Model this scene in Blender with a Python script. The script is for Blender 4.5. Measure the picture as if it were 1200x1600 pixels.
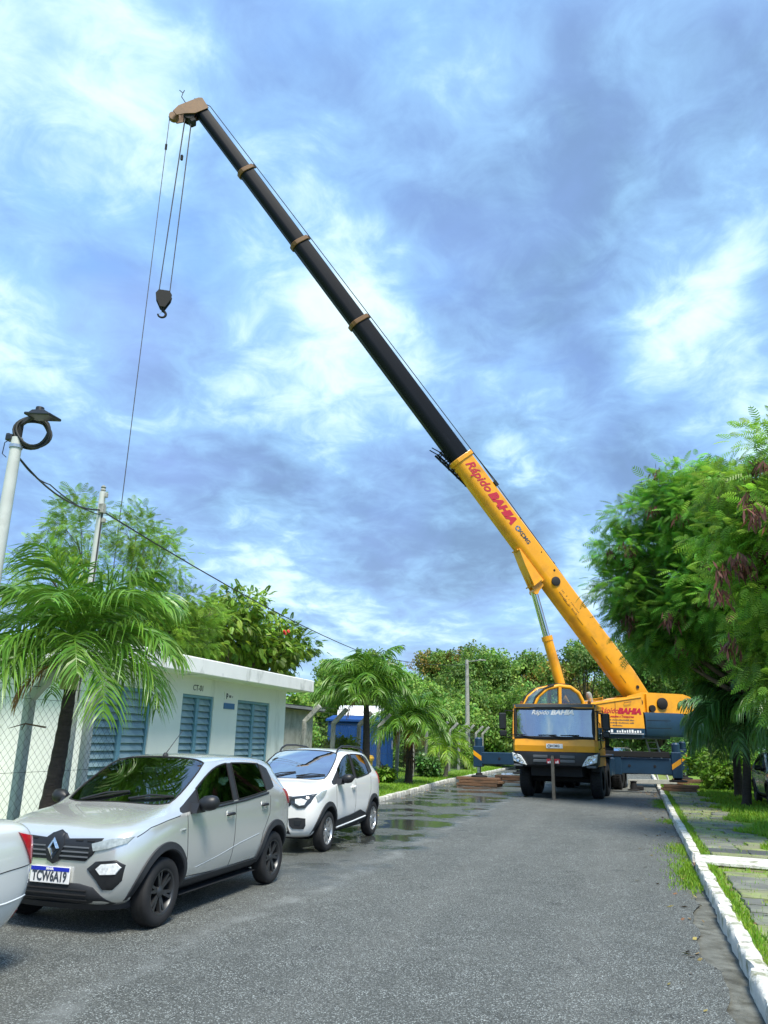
import bpy, bmesh, math, random
import numpy as np
from mathutils import Vector, Matrix
from mathutils.bvhtree import BVHTree
R = math.radians
rnd = random.Random(7)
rng = np.random.default_rng(11)
for _o in list(bpy.data.objects): bpy.data.objects.remove(_o)
scene = bpy.context.scene
col = scene.collection

# ------------------------------------------------------------------ camera
CAM_H, PITCH, YAW, ROLL = 1.68, R(16.5), R(17.3), R(1.2)
fw = Vector((-math.sin(YAW)*math.cos(PITCH), math.cos(YAW)*math.cos(PITCH), math.sin(PITCH)))
rt0 = Vector((math.cos(YAW), math.sin(YAW), 0)); up0 = rt0.cross(fw)
rt = rt0*math.cos(ROLL) + up0*math.sin(ROLL); up = -rt0*math.sin(ROLL) + up0*math.cos(ROLL)
cd = bpy.data.cameras.new('camera'); cam = bpy.data.objects.new('camera', cd); col.objects.link(cam)
cam.matrix_world = Matrix(((rt.x, up.x, -fw.x, 0), (rt.y, up.y, -fw.y, 0), (rt.z, up.z, -fw.z, CAM_H), (0, 0, 0, 1)))
cd.sensor_fit = 'VERTICAL'; cd.sensor_height = 36; cd.lens = 27.0; cd.clip_start = 0.05; cd.clip_end = 3000
scene.camera = cam

# ------------------------------------------------------------------ light and exposure
SUN_EL, SUN_AZ = R(60), R(145)      # azimuth of the sun, clockwise from +Y (behind the camera, a little to the right)
vs = scene.view_settings
vs.view_transform = 'Standard'; vs.look = 'None'; vs.gamma = 1; vs.use_curve_mapping = False; vs.exposure = 1.7
sl = bpy.data.lights.new('sun', 'SUN'); sl.energy = 1.9; sl.angle = R(20); sl.color = (1, .94, .82)
so = bpy.data.objects.new('sun', sl); col.objects.link(so)
sd = Vector((math.sin(SUN_AZ)*math.cos(SUN_EL), math.cos(SUN_AZ)*math.cos(SUN_EL), math.sin(SUN_EL)))
so.rotation_euler = (-sd).to_track_quat('-Z', 'Y').to_euler()
w = bpy.data.worlds.new('World'); scene.world = w; w.use_nodes = True
def nodes(nt):
    N, L = nt.nodes, nt.links
    def nd(t, **k):
        n = N.new(t)
        for a, v in k.items(): setattr(n, a, v)
        return n
    return N, L, nd
def world():
    nt = w.node_tree; nt.nodes.clear(); N, L, nd = nodes(nt)
    out = nd('ShaderNodeOutputWorld'); bg = nd('ShaderNodeBackground'); bg.inputs[1].default_value = .1
    sky = nd('ShaderNodeTexSky', sky_type='NISHITA', sun_disc=False, sun_elevation=SUN_EL, sun_rotation=SUN_AZ)
    tc = nd('ShaderNodeTexCoord'); sx = nd('ShaderNodeSeparateXYZ'); L.new(tc.outputs['Generated'], sx.inputs[0])
    def m(op, a, b=None, c=None, clamp=False):
        n = nd('ShaderNodeMath', operation=op, use_clamp=clamp)
        for i, v in enumerate((a, b, c)):
            if v is None: continue
            if isinstance(v, (int, float)): n.inputs[i].default_value = v
            else: L.new(v, n.inputs[i])
        return n.outputs[0]
    z = m('MAXIMUM', sx.outputs[2], 0.0); den = m('ADD', z, .22)
    cx = nd('ShaderNodeCombineXYZ'); L.new(m('DIVIDE', sx.outputs[0], den), cx.inputs[0]); L.new(m('DIVIDE', sx.outputs[1], den), cx.inputs[1])
    def noise(scale, detail, rough, dist, loc, rot=0.0, sc=(1, 1, 1)):
        mp = nd('ShaderNodeMapping'); mp.inputs[1].default_value = loc; mp.inputs[2].default_value = (0, 0, rot); mp.inputs[3].default_value = sc
        L.new(cx.outputs[0], mp.inputs[0]); n = nd('ShaderNodeTexNoise'); L.new(mp.outputs[0], n.inputs['Vector'])
        n.inputs['Scale'].default_value = scale; n.inputs['Detail'].default_value = detail; n.inputs['Roughness'].default_value = rough; n.inputs['Distortion'].default_value = dist
        return n.outputs[0]
    def ramp(v, a, b, interp='EASE'):
        r = nd('ShaderNodeValToRGB'); r.color_ramp.interpolation = interp
        r.color_ramp.elements[0].position = a; r.color_ramp.elements[1].position = b
        L.new(v, r.inputs[0]); return r.outputs[0]
    def mix(f, a, b, blend='MIX'):
        n = nd('ShaderNodeMix', data_type='RGBA', blend_type=blend)
        if isinstance(f, (int, float)): n.inputs[0].default_value = f
        else: L.new(f, n.inputs[0])
        for i, v in ((6, a), (7, b)):
            if isinstance(v, tuple): n.inputs[i].default_value = (*v, 1)
            else: L.new(v, n.inputs[i])
        return n.outputs[2]
    K = SKY_K
    col_ = lambda r, g, b: (r*K, g*K, b*K)
    def spots(lst):
        acc = None
        for d, deg, amp in lst:
            dp = nd('ShaderNodeVectorMath', operation='DOT_PRODUCT'); L.new(tc.outputs['Generated'], dp.inputs[0]); dp.inputs[1].default_value = d
            mr = nd('ShaderNodeMapRange', interpolation_type='SMOOTHSTEP'); L.new(dp.outputs['Value'], mr.inputs[0]); mr.inputs[1].default_value = math.cos(R(deg)); mr.inputs[2].default_value = 1; mr.inputs[4].default_value = amp
            acc = mr.outputs[0] if acc is None else m('ADD', acc, mr.outputs[0])
        return acc
    big = noise(1.05, 5, .5, .3, CL1, .5); mid = noise(2.3, 9, .54, .35, CL2, .4, (1.0, .72, 1)); fine = noise(9.5, 7, .6, .6, (1, 7, 0), .3)
    blue = mix(.8, sky.outputs[0], col_(.17, .45, 1.0))
    c = mix(ramp(big, .36, .62), blue, col_(.31, .49, .90))               # thin veil
    gm = m('ADD', noise(1.5, 7, .55, .5, (4.4, -2.2, 0), .9), spots(GREYS))
    c = mix(m('MULTIPLY', ramp(gm, .40, .62), .8), c, col_(.225, .36, .66))
    c = mix(m('MULTIPLY', ramp(gm, .58, .84), .9), c, col_(.175, .30, .50))   # grey undersides
    wm = m('ADD', m('MULTIPLY_ADD', fine, .36, m('MULTIPLY', mid, .90)), spots(WHITES))
    c = mix(m('MULTIPLY', ramp(wm, .50, .83), .88), c, col_(.40, .72, 1.08))     # thin bright haze round the breaks
    c = mix(m('MULTIPLY', ramp(wm, .685, .90), .96), c, col_(.84, 1.06, 1.12))
    hz = m('POWER', m('SUBTRACT', 1.0, z, clamp=True), 9.0)
    c = mix(m('MULTIPLY', hz, .6), c, col_(.62, .80, .98))
    L.new(c, bg.inputs[0]); L.new(bg.outputs[0], out.inputs[0])
WHITES = [((-.546, .549, .633), 10, .10), ((-.397, .562, .726), 10, .07), ((-.377, .787, .488), 12, .075), ((-.228, .854, .467), 11, .08), ((-.02, .868, .500), 12, .03), ((.134, .899, .416), 9, .08), ((-.126, .721, .681), 8, .06), ((-.322, .933, .162), 10, .10), ((-.609, .61, .507), 10, .06)]
GREYS = [((-.284, .911, .3), 16, .20), ((.089, .772, .629), 17, .16), ((-.412, .818, .401), 10, .12), ((-.484, .649, .587), 8, .06), ((-.06, .958, .281), 12, .14), ((.12, .93, .35), 8, .10)]
SKY_K, CL1, CL2 = 3.55, (.3, 1.7, 0), (2.2, .4, 0)
world()

# ------------------------------------------------------------------ materials
MATS = {}
def mat(name, color=(.5, .5, .5), rough=.6, metal=0., vary=0., vscale=3., bump=0., bscale=40., color2=None, cscale=4., cramp=(.4, .6), spec=.5, coat=0., attr=None, trans=0., back=None, emit=None, detail=6., stretch=None):
    """one procedural material: base colour broken up by noise, optional second colour in patches, relief"""
    m = bpy.data.materials.new(name); m.use_nodes = True; MATS[name] = m
    nt = m.node_tree; N, L, nd = nodes(nt); p = N['Principled BSDF']; out = N['Material Output']
    p.inputs['Roughness'].default_value = rough; p.inputs['Metallic'].default_value = metal
    p.inputs['Specular IOR Level'].default_value = spec
    if coat: p.inputs['Coat Weight'].default_value = coat; p.inputs['Coat Roughness'].default_value = .03
    tc = nd('ShaderNodeTexCoord'); vec = tc.outputs['Object']
    if stretch:
        mp = nd('ShaderNodeMapping'); mp.inputs[3].default_value = stretch; L.new(vec, mp.inputs[0]); vec = mp.outputs[0]
    def noise(scale, det=detail):
        n = nd('ShaderNodeTexNoise'); L.new(vec, n.inputs['Vector']); n.inputs['Scale'].default_value = scale; n.inputs['Detail'].default_value = det
        n.inputs['Roughness'].default_value = .6
        return n.outputs[0]
    cur = None
    def setc(node_out):
        nonlocal cur; cur = node_out
    rgb = nd('ShaderNodeRGB'); rgb.outputs[0].default_value = (*color, 1); setc(rgb.outputs[0])
    if color2 is not None:
        r = nd('ShaderNodeValToRGB'); r.color_ramp.elements[0].position, r.color_ramp.elements[1].position = cramp
        L.new(noise(cscale), r.inputs[0]); mx = nd('ShaderNodeMix', data_type='RGBA'); L.new(r.outputs[0], mx.inputs[0]); L.new(cur, mx.inputs[6]); mx.inputs[7].default_value = (*color2, 1); setc(mx.outputs[2])
    if attr:
        a = nd('ShaderNodeAttribute', attribute_name=attr); mx = nd('ShaderNodeMix', data_type='RGBA', blend_type='MULTIPLY'); mx.inputs[0].default_value = 1
        L.new(cur, mx.inputs[6]); L.new(a.outputs['Color'], mx.inputs[7]); setc(mx.outputs[2])
    if vary:
        mr = nd('ShaderNodeMapRange'); L.new(noise(vscale), mr.inputs[0]); mr.inputs[1].default_value = .25; mr.inputs[2].default_value = .75; mr.inputs[3].default_value = 1-vary; mr.inputs[4].default_value = 1+vary
        mx = nd('ShaderNodeVectorMath', operation='SCALE'); L.new(cur, mx.inputs[0]); L.new(mr.outputs[0], mx.inputs['Scale']); setc(mx.outputs[0])
    if back is not None:
        g = nd('ShaderNodeNewGeometry'); mx = nd('ShaderNodeMix', data_type='RGBA'); L.new(g.outputs['Backfacing'], mx.inputs[0]); L.new(cur, mx.inputs[6]); mx.inputs[7].default_value = (*back, 1); setc(mx.outputs[2])
    L.new(cur, p.inputs['Base Color'])
    if bump:
        b = nd('ShaderNodeBump'); b.inputs['Strength'].default_value = min(1, bump); b.inputs['Distance'].default_value = .02 if bump <= 1 else .02*bump
        L.new(noise(bscale, 8), b.inputs['Height']); L.new(b.outputs[0], p.inputs['Normal'])
    if trans:
        t = nd('ShaderNodeBsdfTranslucent'); L.new(cur, t.inputs[0]); ms = nd('ShaderNodeMixShader'); ms.inputs[0].default_value = trans
        L.new(p.outputs[0], ms.inputs[1]); L.new(t.outputs[0], ms.inputs[2]); L.new(ms.outputs[0], out.inputs[0])
    if emit: p.inputs['Emission Color'].default_value = (*emit[0], 1); p.inputs['Emission Strength'].default_value = emit[1]
    return m
def glass_mat(name, tint, refl=.12, rough=.02):
    """thin pane: see-through tint under a mirror layer that strengthens towards grazing angles"""
    m = bpy.data.materials.new(name); m.use_nodes = True; MATS[name] = m
    nt = m.node_tree; nt.nodes.clear(); N, L, nd = nodes(nt)
    out = nd('ShaderNodeOutputMaterial'); t = nd('ShaderNodeBsdfTransparent'); t.inputs[0].default_value = (*tint, 1)
    g = nd('ShaderNodeBsdfGlossy'); g.inputs['Roughness'].default_value = rough; g.inputs[0].default_value = (1, 1, 1, 1)
    f = nd('ShaderNodeFresnel'); f.inputs[0].default_value = 1.5
    a = nd('ShaderNodeMath', operation='ADD', use_clamp=True); L.new(f.outputs[0], a.inputs[0]); a.inputs[1].default_value = refl
    ms = nd('ShaderNodeMixShader'); L.new(a.outputs[0], ms.inputs[0]); L.new(t.outputs[0], ms.inputs[1]); L.new(g.outputs[0], ms.inputs[2]); L.new(ms.outputs[0], out.inputs[0])
    return m

# ------------------------------------------------------------------ mesh helpers
def rot_to(d):
    return Vector(d).to_track_quat('Z', 'Y').to_matrix()
class MB:
    def __init__(s): s.v = []; s.f = []; s.m = []; s.mi = 0
    def add(s, vs, fs):
        k = len(s.v); s.v += [tuple(v) for v in vs]; s.f += [tuple(k+i for i in f) for f in fs]; s.m += [s.mi]*len(fs); return s
    def box(s, c, d, rz=0., M=None, ch=0.):
        hx, hy, hz = d[0]/2, d[1]/2, d[2]/2
        if ch <= 0:
            vs = [Vector((x, y, z)) for x in (-hx, hx) for y in (-hy, hy) for z in (-hz, hz)]
            fs = [(0, 1, 3, 2), (4, 6, 7, 5), (0, 4, 5, 1), (2, 3, 7, 6), (0, 2, 6, 4), (1, 5, 7, 3)]
        else:
            ch = min(ch, hx*.9, hy*.9, hz*.9); vs = []; idx = {}
            for sx in (-1, 1):
                for sy in (-1, 1):
                    for sz in (-1, 1):
                        for a in range(3):
                            idx[(sx, sy, sz, a)] = len(vs)
                            vs.append(Vector((sx*(hx-(ch if a != 0 else 0)), sy*(hy-(ch if a != 1 else 0)), sz*(hz-(ch if a != 2 else 0)))))
            fs = []
            for sg in (-1, 1):
                q = [(sg, -1, -1, 0), (sg, 1, -1, 0), (sg, 1, 1, 0), (sg, -1, 1, 0)]; fs.append([idx[k] for k in (q if sg > 0 else q[::-1])])
                q = [(-1, sg, -1, 1), (-1, sg, 1, 1), (1, sg, 1, 1), (1, sg, -1, 1)]; fs.append([idx[k] for k in (q if sg > 0 else q[::-1])])
                q = [(-1, -1, sg, 2), (1, -1, sg, 2), (1, 1, sg, 2), (-1, 1, sg, 2)]; fs.append([idx[k] for k in (q if sg > 0 else q[::-1])])
            for a in range(3):
                b, c_ = [k for k in range(3) if k != a]
                for s1 in (-1, 1):
                    for s2 in (-1, 1):
                        def K(sa, f):
                            k = [0, 0, 0]; k[a] = sa; k[b] = s1; k[c_] = s2; return idx[(*k, f)]
                        q = [K(-1, b), K(1, b), K(1, c_), K(-1, c_)]
                        fs.append(q if (s1*s2 > 0) == (a != 1) else q[::-1])
            for sx in (-1, 1):
                for sy in (-1, 1):
                    for sz in (-1, 1):
                        q = [idx[(sx, sy, sz, a)] for a in range(3)]; fs.append(q if sx*sy*sz > 0 else q[::-1])
        T = Matrix.Rotation(rz, 3, 'Z') if M is None else M
        c = Vector(c); return s.add([T @ v + c for v in vs], fs)
    def bar(s, a, b, wx, wy, ch=0., upv=(0, 0, 1)):
        a, b = Vector(a), Vector(b); d = (b-a); L_ = d.length; d.normalize(); u = Vector(upv)
        if abs(d.dot(u)) > .99: u = Vector((0, 1, 0))
        x = u.cross(d).normalized(); y = d.cross(x)
        M = Matrix((x, y, d)).transposed(); return s.box((a+b)/2, (wx, wy, L_), M=M, ch=ch)
    def tube(s, pts, r, n=8, cap=True, closed=False):
        pts = [Vector(p) for p in pts]; k = len(pts); rs = r if isinstance(r, (list, tuple)) else [r]*k
        vs, fs = [], []; nrm = None
        for i, p in enumerate(pts):
            if closed: t = pts[(i+1) % k]-pts[i-1]
            else: t = pts[min(i+1, k-1)]-pts[max(i-1, 0)]
            t.normalize()
            if nrm is None: nrm = t.orthogonal().normalized()
            nrm = (nrm - t*nrm.dot(t)).normalized(); b = t.cross(nrm)
            for j in range(n):
                a = 2*math.pi*j/n; vs.append(p+(nrm*math.cos(a)+b*math.sin(a))*rs[i])
        for i in range(k if closed else k-1):
            for j in range(n):
                i2 = (i+1) % k; j2 = (j+1) % n; fs.append((i*n+j, i*n+j2, i2*n+j2, i2*n+j))
        if cap and not closed: fs.append(tuple(range(n))[::-1]); fs.append(tuple((k-1)*n+j for j in range(n)))
        return s.add(vs, fs)
    def lathe(s, prof, o=(0, 0, 0), ax=(0, 0, 1), n=24, arc=None):
        M = rot_to(ax); o = Vector(o); vs, fs = [], []; k = len(prof); full = arc is None; steps = n if full else n+1
        for i in range(steps):
            a = 2*math.pi*i/n if full else arc[0]+(arc[1]-arc[0])*i/n
            for r, h in prof: vs.append(o+M @ Vector((r*math.cos(a), r*math.sin(a), h)))
        for i in range(n):
            i2 = (i+1) % steps
            for j in range(k-1): fs.append((i*k+j, i2*k+j, i2*k+j+1, i*k+j+1))
        return s.add(vs, fs)
    def prism(s, poly, depth, M=None, o=(0, 0, 0)):
        """polygon in local xy pushed from z=0 to z=depth"""
        n = len(poly); T = M or Matrix.Identity(3); o = Vector(o)
        if sum(poly[i][0]*poly[(i+1) % n][1]-poly[(i+1) % n][0]*poly[i][1] for i in range(n)) < 0: poly = poly[::-1]
        vs = [o+T @ Vector((x, y, 0)) for x, y in poly]+[o+T @ Vector((x, y, depth)) for x, y in poly]
        fs = [tuple(range(n))[::-1], tuple(range(n, 2*n))]+[(i, (i+1) % n, n+(i+1) % n, n+i) for i in range(n)]
        if depth < 0: fs = [f[::-1] for f in fs]
        return s.add(vs, fs)
    def loft(s, rings, cap=True, closed=True):
        n = len(rings[0]); vs = [p for r in rings for p in r]; fs = []
        for i in range(len(rings)-1):
            for j in range(n if closed else n-1):
                j2 = (j+1) % n; fs.append((i*n+j, i*n+j2, (i+1)*n+j2, (i+1)*n+j))
        if cap: fs.append(tuple(range(n))[::-1]); fs.append(tuple((len(rings)-1)*n+j for j in range(n)))
        return s.add(vs, fs)
    def mesh(s, name, smooth=None):
        me = bpy.data.meshes.new(name); me.from_pydata(s.v, [], s.f); me.update()
        if any(s.m): me.polygons.foreach_set('material_index', s.m)
        bm = bmesh.new(); bm.from_mesh(me); bmesh.ops.recalc_face_normals(bm, faces=bm.faces); bm.to_mesh(me); bm.free()
        if smooth is not None:
            me.polygons.foreach_set('use_smooth', [True]*len(me.polygons)); me.set_sharp_from_angle(angle=R(smooth))
        return me
    def build(s, name, m, parent=None, smooth=None, M=None):
        return link(name, s.mesh(name, smooth), m, parent, M)
def link(name, me, m=None, parent=None, M=None):
    o = bpy.data.objects.new(name, me); col.objects.link(o)
    if m is not None:
        for k in (m if isinstance(m, (list, tuple)) else [m]): me.materials.append(MATS[k])
    if parent is not None: o.parent = parent
    if M is not None: o.matrix_local = M
    return o
def tag(o, label=None, cat=None, group=None, kind=None):
    for k, v in (('label', label), ('category', cat), ('group', group), ('kind', kind)):
        if v: o[k] = v
    return o
def thing(name, loc, label, cat, rz=0., group=None):
    o = bpy.data.objects.new(name, None); col.objects.link(o); o.location = loc; o.rotation_euler = (0, 0, rz); o.empty_display_size = .2
    return tag(o, label, cat, group)
def copy_tree(o, parent=None):
    c = o.copy(); col.objects.link(c); c.parent = parent
    for ch in list(o.children): copy_tree(ch, c)
    return c
def bulk(name, V, F, m, parent=None, tint=None, smooth=False):
    """mesh straight from numpy arrays; F is (n,3) or (n,4); tint is one colour a vertex"""
    me = bpy.data.meshes.new(name); nv, (nf, k) = len(V), F.shape
    me.vertices.add(nv); me.vertices.foreach_set('co', np.ascontiguousarray(V, dtype=np.float32).ravel())
    me.loops.add(nf*k); me.loops.foreach_set('vertex_index', np.ascontiguousarray(F, dtype=np.int32).ravel())
    me.polygons.add(nf); me.polygons.foreach_set('loop_start', np.arange(0, nf*k, k, dtype=np.int32))
    if smooth: me.polygons.foreach_set('use_smooth', np.ones(nf, dtype=bool))
    me.update(calc_edges=True)
    if tint is not None:
        a = me.color_attributes.new('tint', 'FLOAT_COLOR', 'POINT'); a.data.foreach_set('color', np.ascontiguousarray(np.c_[tint, np.ones(nv)], dtype=np.float32).ravel())
    return link(name, me, m, parent)
def text_mesh(body, size, depth=.002, shear=0., bold=0., align='CENTER', space=1.):
    cu = bpy.data.curves.new('lettering', 'FONT'); cu.body = body; cu.size = size; cu.extrude = depth; cu.shear = shear; cu.offset = bold; cu.align_x = align; cu.align_y = 'CENTER'; cu.space_character = space; cu.resolution_u = 3
    o = bpy.data.objects.new('lettering', cu); col.objects.link(o); dg = bpy.context.evaluated_depsgraph_get()
    me = bpy.data.meshes.new_from_object(o.evaluated_get(dg)); bpy.data.objects.remove(o); bpy.data.curves.remove(cu); me.materials.clear()
    return me
def lettering(body, size, m, parent, o, xdir, ydir, sx=1., **k):
    """flat raised letters: o centre, xdir reading direction, ydir letter up"""
    me = text_mesh(body, size, **k); x = Vector(xdir).normalized(); y = Vector(ydir).normalized(); z = x.cross(y)
    M = Matrix(((x.x*sx, y.x, z.x, o[0]), (x.y*sx, y.y, z.y, o[1]), (x.z*sx, y.z, z.z, o[2]), (0, 0, 0, 1)))
    me.transform(M); return link('lettering', me, m, parent)
def print_marks(parent, o, xdir, ydir, length, h, m, seed, wmin=.35, wmax=.8, gap=.25):
    """a printed line too small to read: a row of uneven little strokes"""
    x, y = Vector(xdir).normalized(), Vector(ydir).normalized(); n = x.cross(y); o = Vector(o); r_ = random.Random(seed); b = MB(); t = 0
    while t < length:
        w_ = h*r_.uniform(wmin, wmax); hh = h*r_.uniform(.6, 1); p = o+x*t; b.add([p+n*.002, p+x*w_+n*.002, p+x*w_+y*hh+n*.002, p+y*hh+n*.002], [(0, 1, 2, 3)]); t += w_+h*(gap if r_.random() < .8 else gap*4)
    return tag(b.build('printed_line', m, parent), kind='stuff')
def struct(o): return tag(o, kind='structure')
# ------------------------------------------------------------------ shared materials
mat('grass_ground', (.13, .25, .022), .9, vary=.35, vscale=.8, bump=.8, bscale=30, color2=(.20, .24, .05), cscale=.9, cramp=(.45, .75))
mat('grass_blade', (.17, .34, .022), .6, attr='tint', trans=.3)
mat('soil', (.16, .10, .055), .95, vary=.3, vscale=5, bump=.8, bscale=25)
mat('concrete', (.42, .42, .38), .9, vary=.18, vscale=4, bump=.4, bscale=60, color2=(.25, .26, .22), cscale=3, cramp=(.5, .75))
mat('old_concrete', (.33, .33, .30), .92, vary=.2, vscale=6, bump=.6, bscale=40, color2=(.16, .17, .15), cscale=7, cramp=(.52, .7))
mat('kerb_white', (.64, .63, .57), .88, vary=.15, vscale=5, bump=.9, bscale=22, color2=(.22, .23, .14), cscale=6, cramp=(.50, .68))
mat('kerb_grey', (.40, .40, .35), .9, vary=.15, vscale=5, bump=.6, bscale=25, color2=(.62, .62, .57), cscale=4, cramp=(.45, .6))
mat('slate', (.135, .14, .125), .75, vary=.25, vscale=2.5, bump=.5, bscale=18, color2=(.24, .26, .18), cscale=2.2, cramp=(.45, .65))
mat('slate_mossy', (.19, .195, .12), .85, vary=.25, vscale=2.5, bump=.5, bscale=18, color2=(.24, .29, .10), cscale=3.2, cramp=(.45, .65))
mat('slate_dark', (.075, .082, .085), .65, vary=.2, vscale=2.5, bump=.4, bscale=18)
mat('moss_joint', (.18, .28, .04), .95, vary=.3, vscale=6, bump=.9, bscale=40, color2=(.16, .14, .07), cscale=5, cramp=(.45, .6))
mat('white_wall', (.80, .80, .77), .85, vary=.06, vscale=1.2, bump=.25, bscale=60, color2=(.40, .42, .38), cscale=1.5, cramp=(.58, .84), stretch=(1, 1, .28))
mat('fascia_white', (.80, .80, .77), .85, vary=.08, vscale=2, bump=.3, bscale=60, color2=(.33, .35, .32), cscale=1.6, cramp=(.56, .74), stretch=(1, 1, .6))
mat('shutter_slat', (.19, .30, .35), .5, vary=.15, vscale=3, color2=(.30, .41, .44), cscale=2, cramp=(.4, .7))
mat('shutter_frame', (.15, .30, .40), .45, vary=.12, vscale=4)
mat('dark_void', (.012, .014, .014), .9)
mat('wire', (.20, .21, .20), .5, metal=.6)
mat('wire_dark', (.03, .03, .03), .6)
mat('black_plastic', (.014, .015, .017), .45, vary=.15, vscale=8)
mat('black_rubber', (.013, .013, .014), .75, vary=.2, vscale=20)
mat('white_paint', (.80, .80, .78), .4)
mat('pole_white', (.52, .54, .52), .65, vary=.15, vscale=3, color2=(.34, .36, .34), cscale=3, cramp=(.55, .75))
mat('sign_blue', (.04, .16, .35), .4)
mat('ink', (.05, .06, .08), .6)
mat('steel', (.55, .56, .56), .3, metal=.9)
mat('timber', (.20, .11, .06), .85, vary=.35, vscale=3, bump=.7, bscale=20, stretch=(1, 8, 8), color2=(.10, .065, .04), cscale=2, cramp=(.45, .65))
mat('tank_blue', (.008, .055, .22), .42, vary=.12, vscale=1.5)
mat('yellow_plastic', (.75, .46, .07), .5, vary=.12, vscale=3)
mat('roof_sheet', (.30, .31, .31), .7, vary=.2, vscale=2)

mat('gutter_grit', (.15, .155, .135), .95, vary=.35, vscale=6, bump=.9, bscale=40, color2=(.07, .07, .055), cscale=5, cramp=(.4, .65))
mat('dry_leaf', (.20, .12, .05), .8, attr='tint')
# ------------------------------------------------------------------ road
def road_mat():
    m = bpy.data.materials.new('asphalt'); m.use_nodes = True; MATS['asphalt'] = m
    nt = m.node_tree; N, L, nd = nodes(nt); p = N['Principled BSDF']
    tc = nd('ShaderNodeTexCoord'); v = tc.outputs['Object']; sx = nd('ShaderNodeSeparateXYZ'); L.new(v, sx.inputs[0])
    def m_(op, a, b=None, c=None, clamp=False):
        n = nd('ShaderNodeMath', operation=op, use_clamp=clamp)
        for i, q in enumerate((a, b, c)):
            if q is None: continue
            if isinstance(q, (int, float)): n.inputs[i].default_value = q
            else: L.new(q, n.inputs[i])
        return n.outputs[0]
    def noise(s, d=6, r=.6, vec=None):
        n = nd('ShaderNodeTexNoise'); L.new(vec or v, n.inputs['Vector']); n.inputs['Scale'].default_value = s; n.inputs['Detail'].default_value = d; n.inputs['Roughness'].default_value = r; return n.outputs[0]
    def mr(x, a, b, c, d, kind='LINEAR'):
        n = nd('ShaderNodeMapRange', interpolation_type=kind); L.new(x, n.inputs[0])
        for i, q in enumerate((a, b, c, d)): n.inputs[i+1].default_value = q
        return n.outputs[0]
    def mix(f, a, b, bl='MIX'):
        n = nd('ShaderNodeMix', data_type='RGBA', blend_type=bl)
        if isinstance(f, (int, float)): n.inputs[0].default_value = f
        else: L.new(f, n.inputs[0])
        for i, q in ((6, a), (7, b)):
            if isinstance(q, tuple): n.inputs[i].default_value = (*q, 1)
            else: L.new(q, n.inputs[i])
        return n.outputs[2]
    vo = nd('ShaderNodeTexVoronoi'); vo.inputs['Scale'].default_value = 130; L.new(v, vo.inputs['Vector'])
    sp = nd('ShaderNodeSeparateColor'); L.new(vo.outputs['Color'], sp.inputs[0])
    stone = mr(sp.outputs[0], .0, 1.0, .45, 1.75)
    pale = m_('MULTIPLY', mr(sp.outputs[1], .82, .92, 0, 1), mr(noise(3, 3), .35, .65, .5, 1.0))
    base = mix(mr(noise(.28, 6), .32, .68, 0, 1), (.074, .080, .073), (.108, .115, .105))
    base = mix(mr(noise(1.8, 7), .4, .75, 0, .5), base, (.056, .060, .054))
    tr = nd('ShaderNodeMath', operation='SINE'); L.new(m_('MULTIPLY_ADD', m_('ADD', sx.outputs[0], m_('MULTIPLY', noise(.22, 2), .5)), 3.6, 2.2), tr.inputs[0])   # tyre-polished tracks
    base = mix(m_('MULTIPLY', mr(tr.outputs[0], .35, .95, 0, 1, 'SMOOTHSTEP'), mr(noise(.9, 5), .3, .6, .1, .5)), base, (.118, .123, .112))
    base = mix(m_('MULTIPLY', mr(noise(2.6, 3, .4), .66, .73, 0, 1, 'SMOOTHSTEP'), .5), base, (.028, .030, .028))   # old oil and damp spots
    sc = nd('ShaderNodeVectorMath', operation='SCALE'); L.new(base, sc.inputs[0]); L.new(stone, sc.inputs['Scale'])
    c = mix(pale, sc.outputs[0], (.46, .50, .48))
    vc = nd('ShaderNodeTexVoronoi', feature='DISTANCE_TO_EDGE'); vc.inputs['Scale'].default_value = .42
    wp = nd('ShaderNodeVectorMath', operation='ADD'); nz = nd('ShaderNodeTexNoise'); nz.inputs['Scale'].default_value = 2.2; nz.inputs['Detail'].default_value = 6; L.new(v, nz.inputs['Vector']); L.new(v, wp.inputs[0]); L.new(nz.outputs['Color'], wp.inputs[1]); L.new(wp.outputs[0], vc.inputs['Vector'])
    crack = m_('MULTIPLY', mr(vc.outputs['Distance'], .0, .006, 1, 0), mr(noise(.33, 3), .52, .60, 0, .75)); c = mix(crack, c, (.018, .019, .017))   # hairline cracks
    # a faint pale trail of dried silt along the middle
    wob = m_('MULTIPLY_ADD', noise(.5, 4), 1.3, m_('ADD', sx.outputs[0], 2.95))
    trail = m_('MULTIPLY', mr(m_('ABSOLUTE', wob), .0, .22, 1, 0, 'SMOOTHSTEP'), mr(noise(2.2, 6), .42, .62, 0, .55))
    c = mix(trail, c, (.27, .29, .28))
    # wet ground on the left half, from the cars up to the crane
    wx = m_('MULTIPLY_ADD', noise(.55, 6), 3.2, sx.outputs[0])       # ragged border
    wy = mr(sx.outputs[1], 7.0, 13.0, 0, 1, 'SMOOTHSTEP'); wy2 = mr(sx.outputs[1], 45, 60, 1, 0)
    wet = m_('MULTIPLY', m_('MULTIPLY', mr(wx, -2.3, -1.7, 1, 0, 'SMOOTHSTEP'), wy), wy2)
    film = m_('MULTIPLY', wet, mr(noise(.8, 5, .55), .46, .53, 0, 1, 'SMOOTHSTEP'))
    c = mix(m_('MULTIPLY', wet, .30), c, (.040, .044, .042))
    c = mix(m_('MULTIPLY', film, .75), c, (.026, .032, .032))
    L.new(c, p.inputs['Base Color'])
    ro = m_('SUBTRACT', m_('SUBTRACT', .74, m_('MULTIPLY', wet, .42)), m_('MULTIPLY', film, .26)); L.new(ro, p.inputs['Roughness'])
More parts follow.
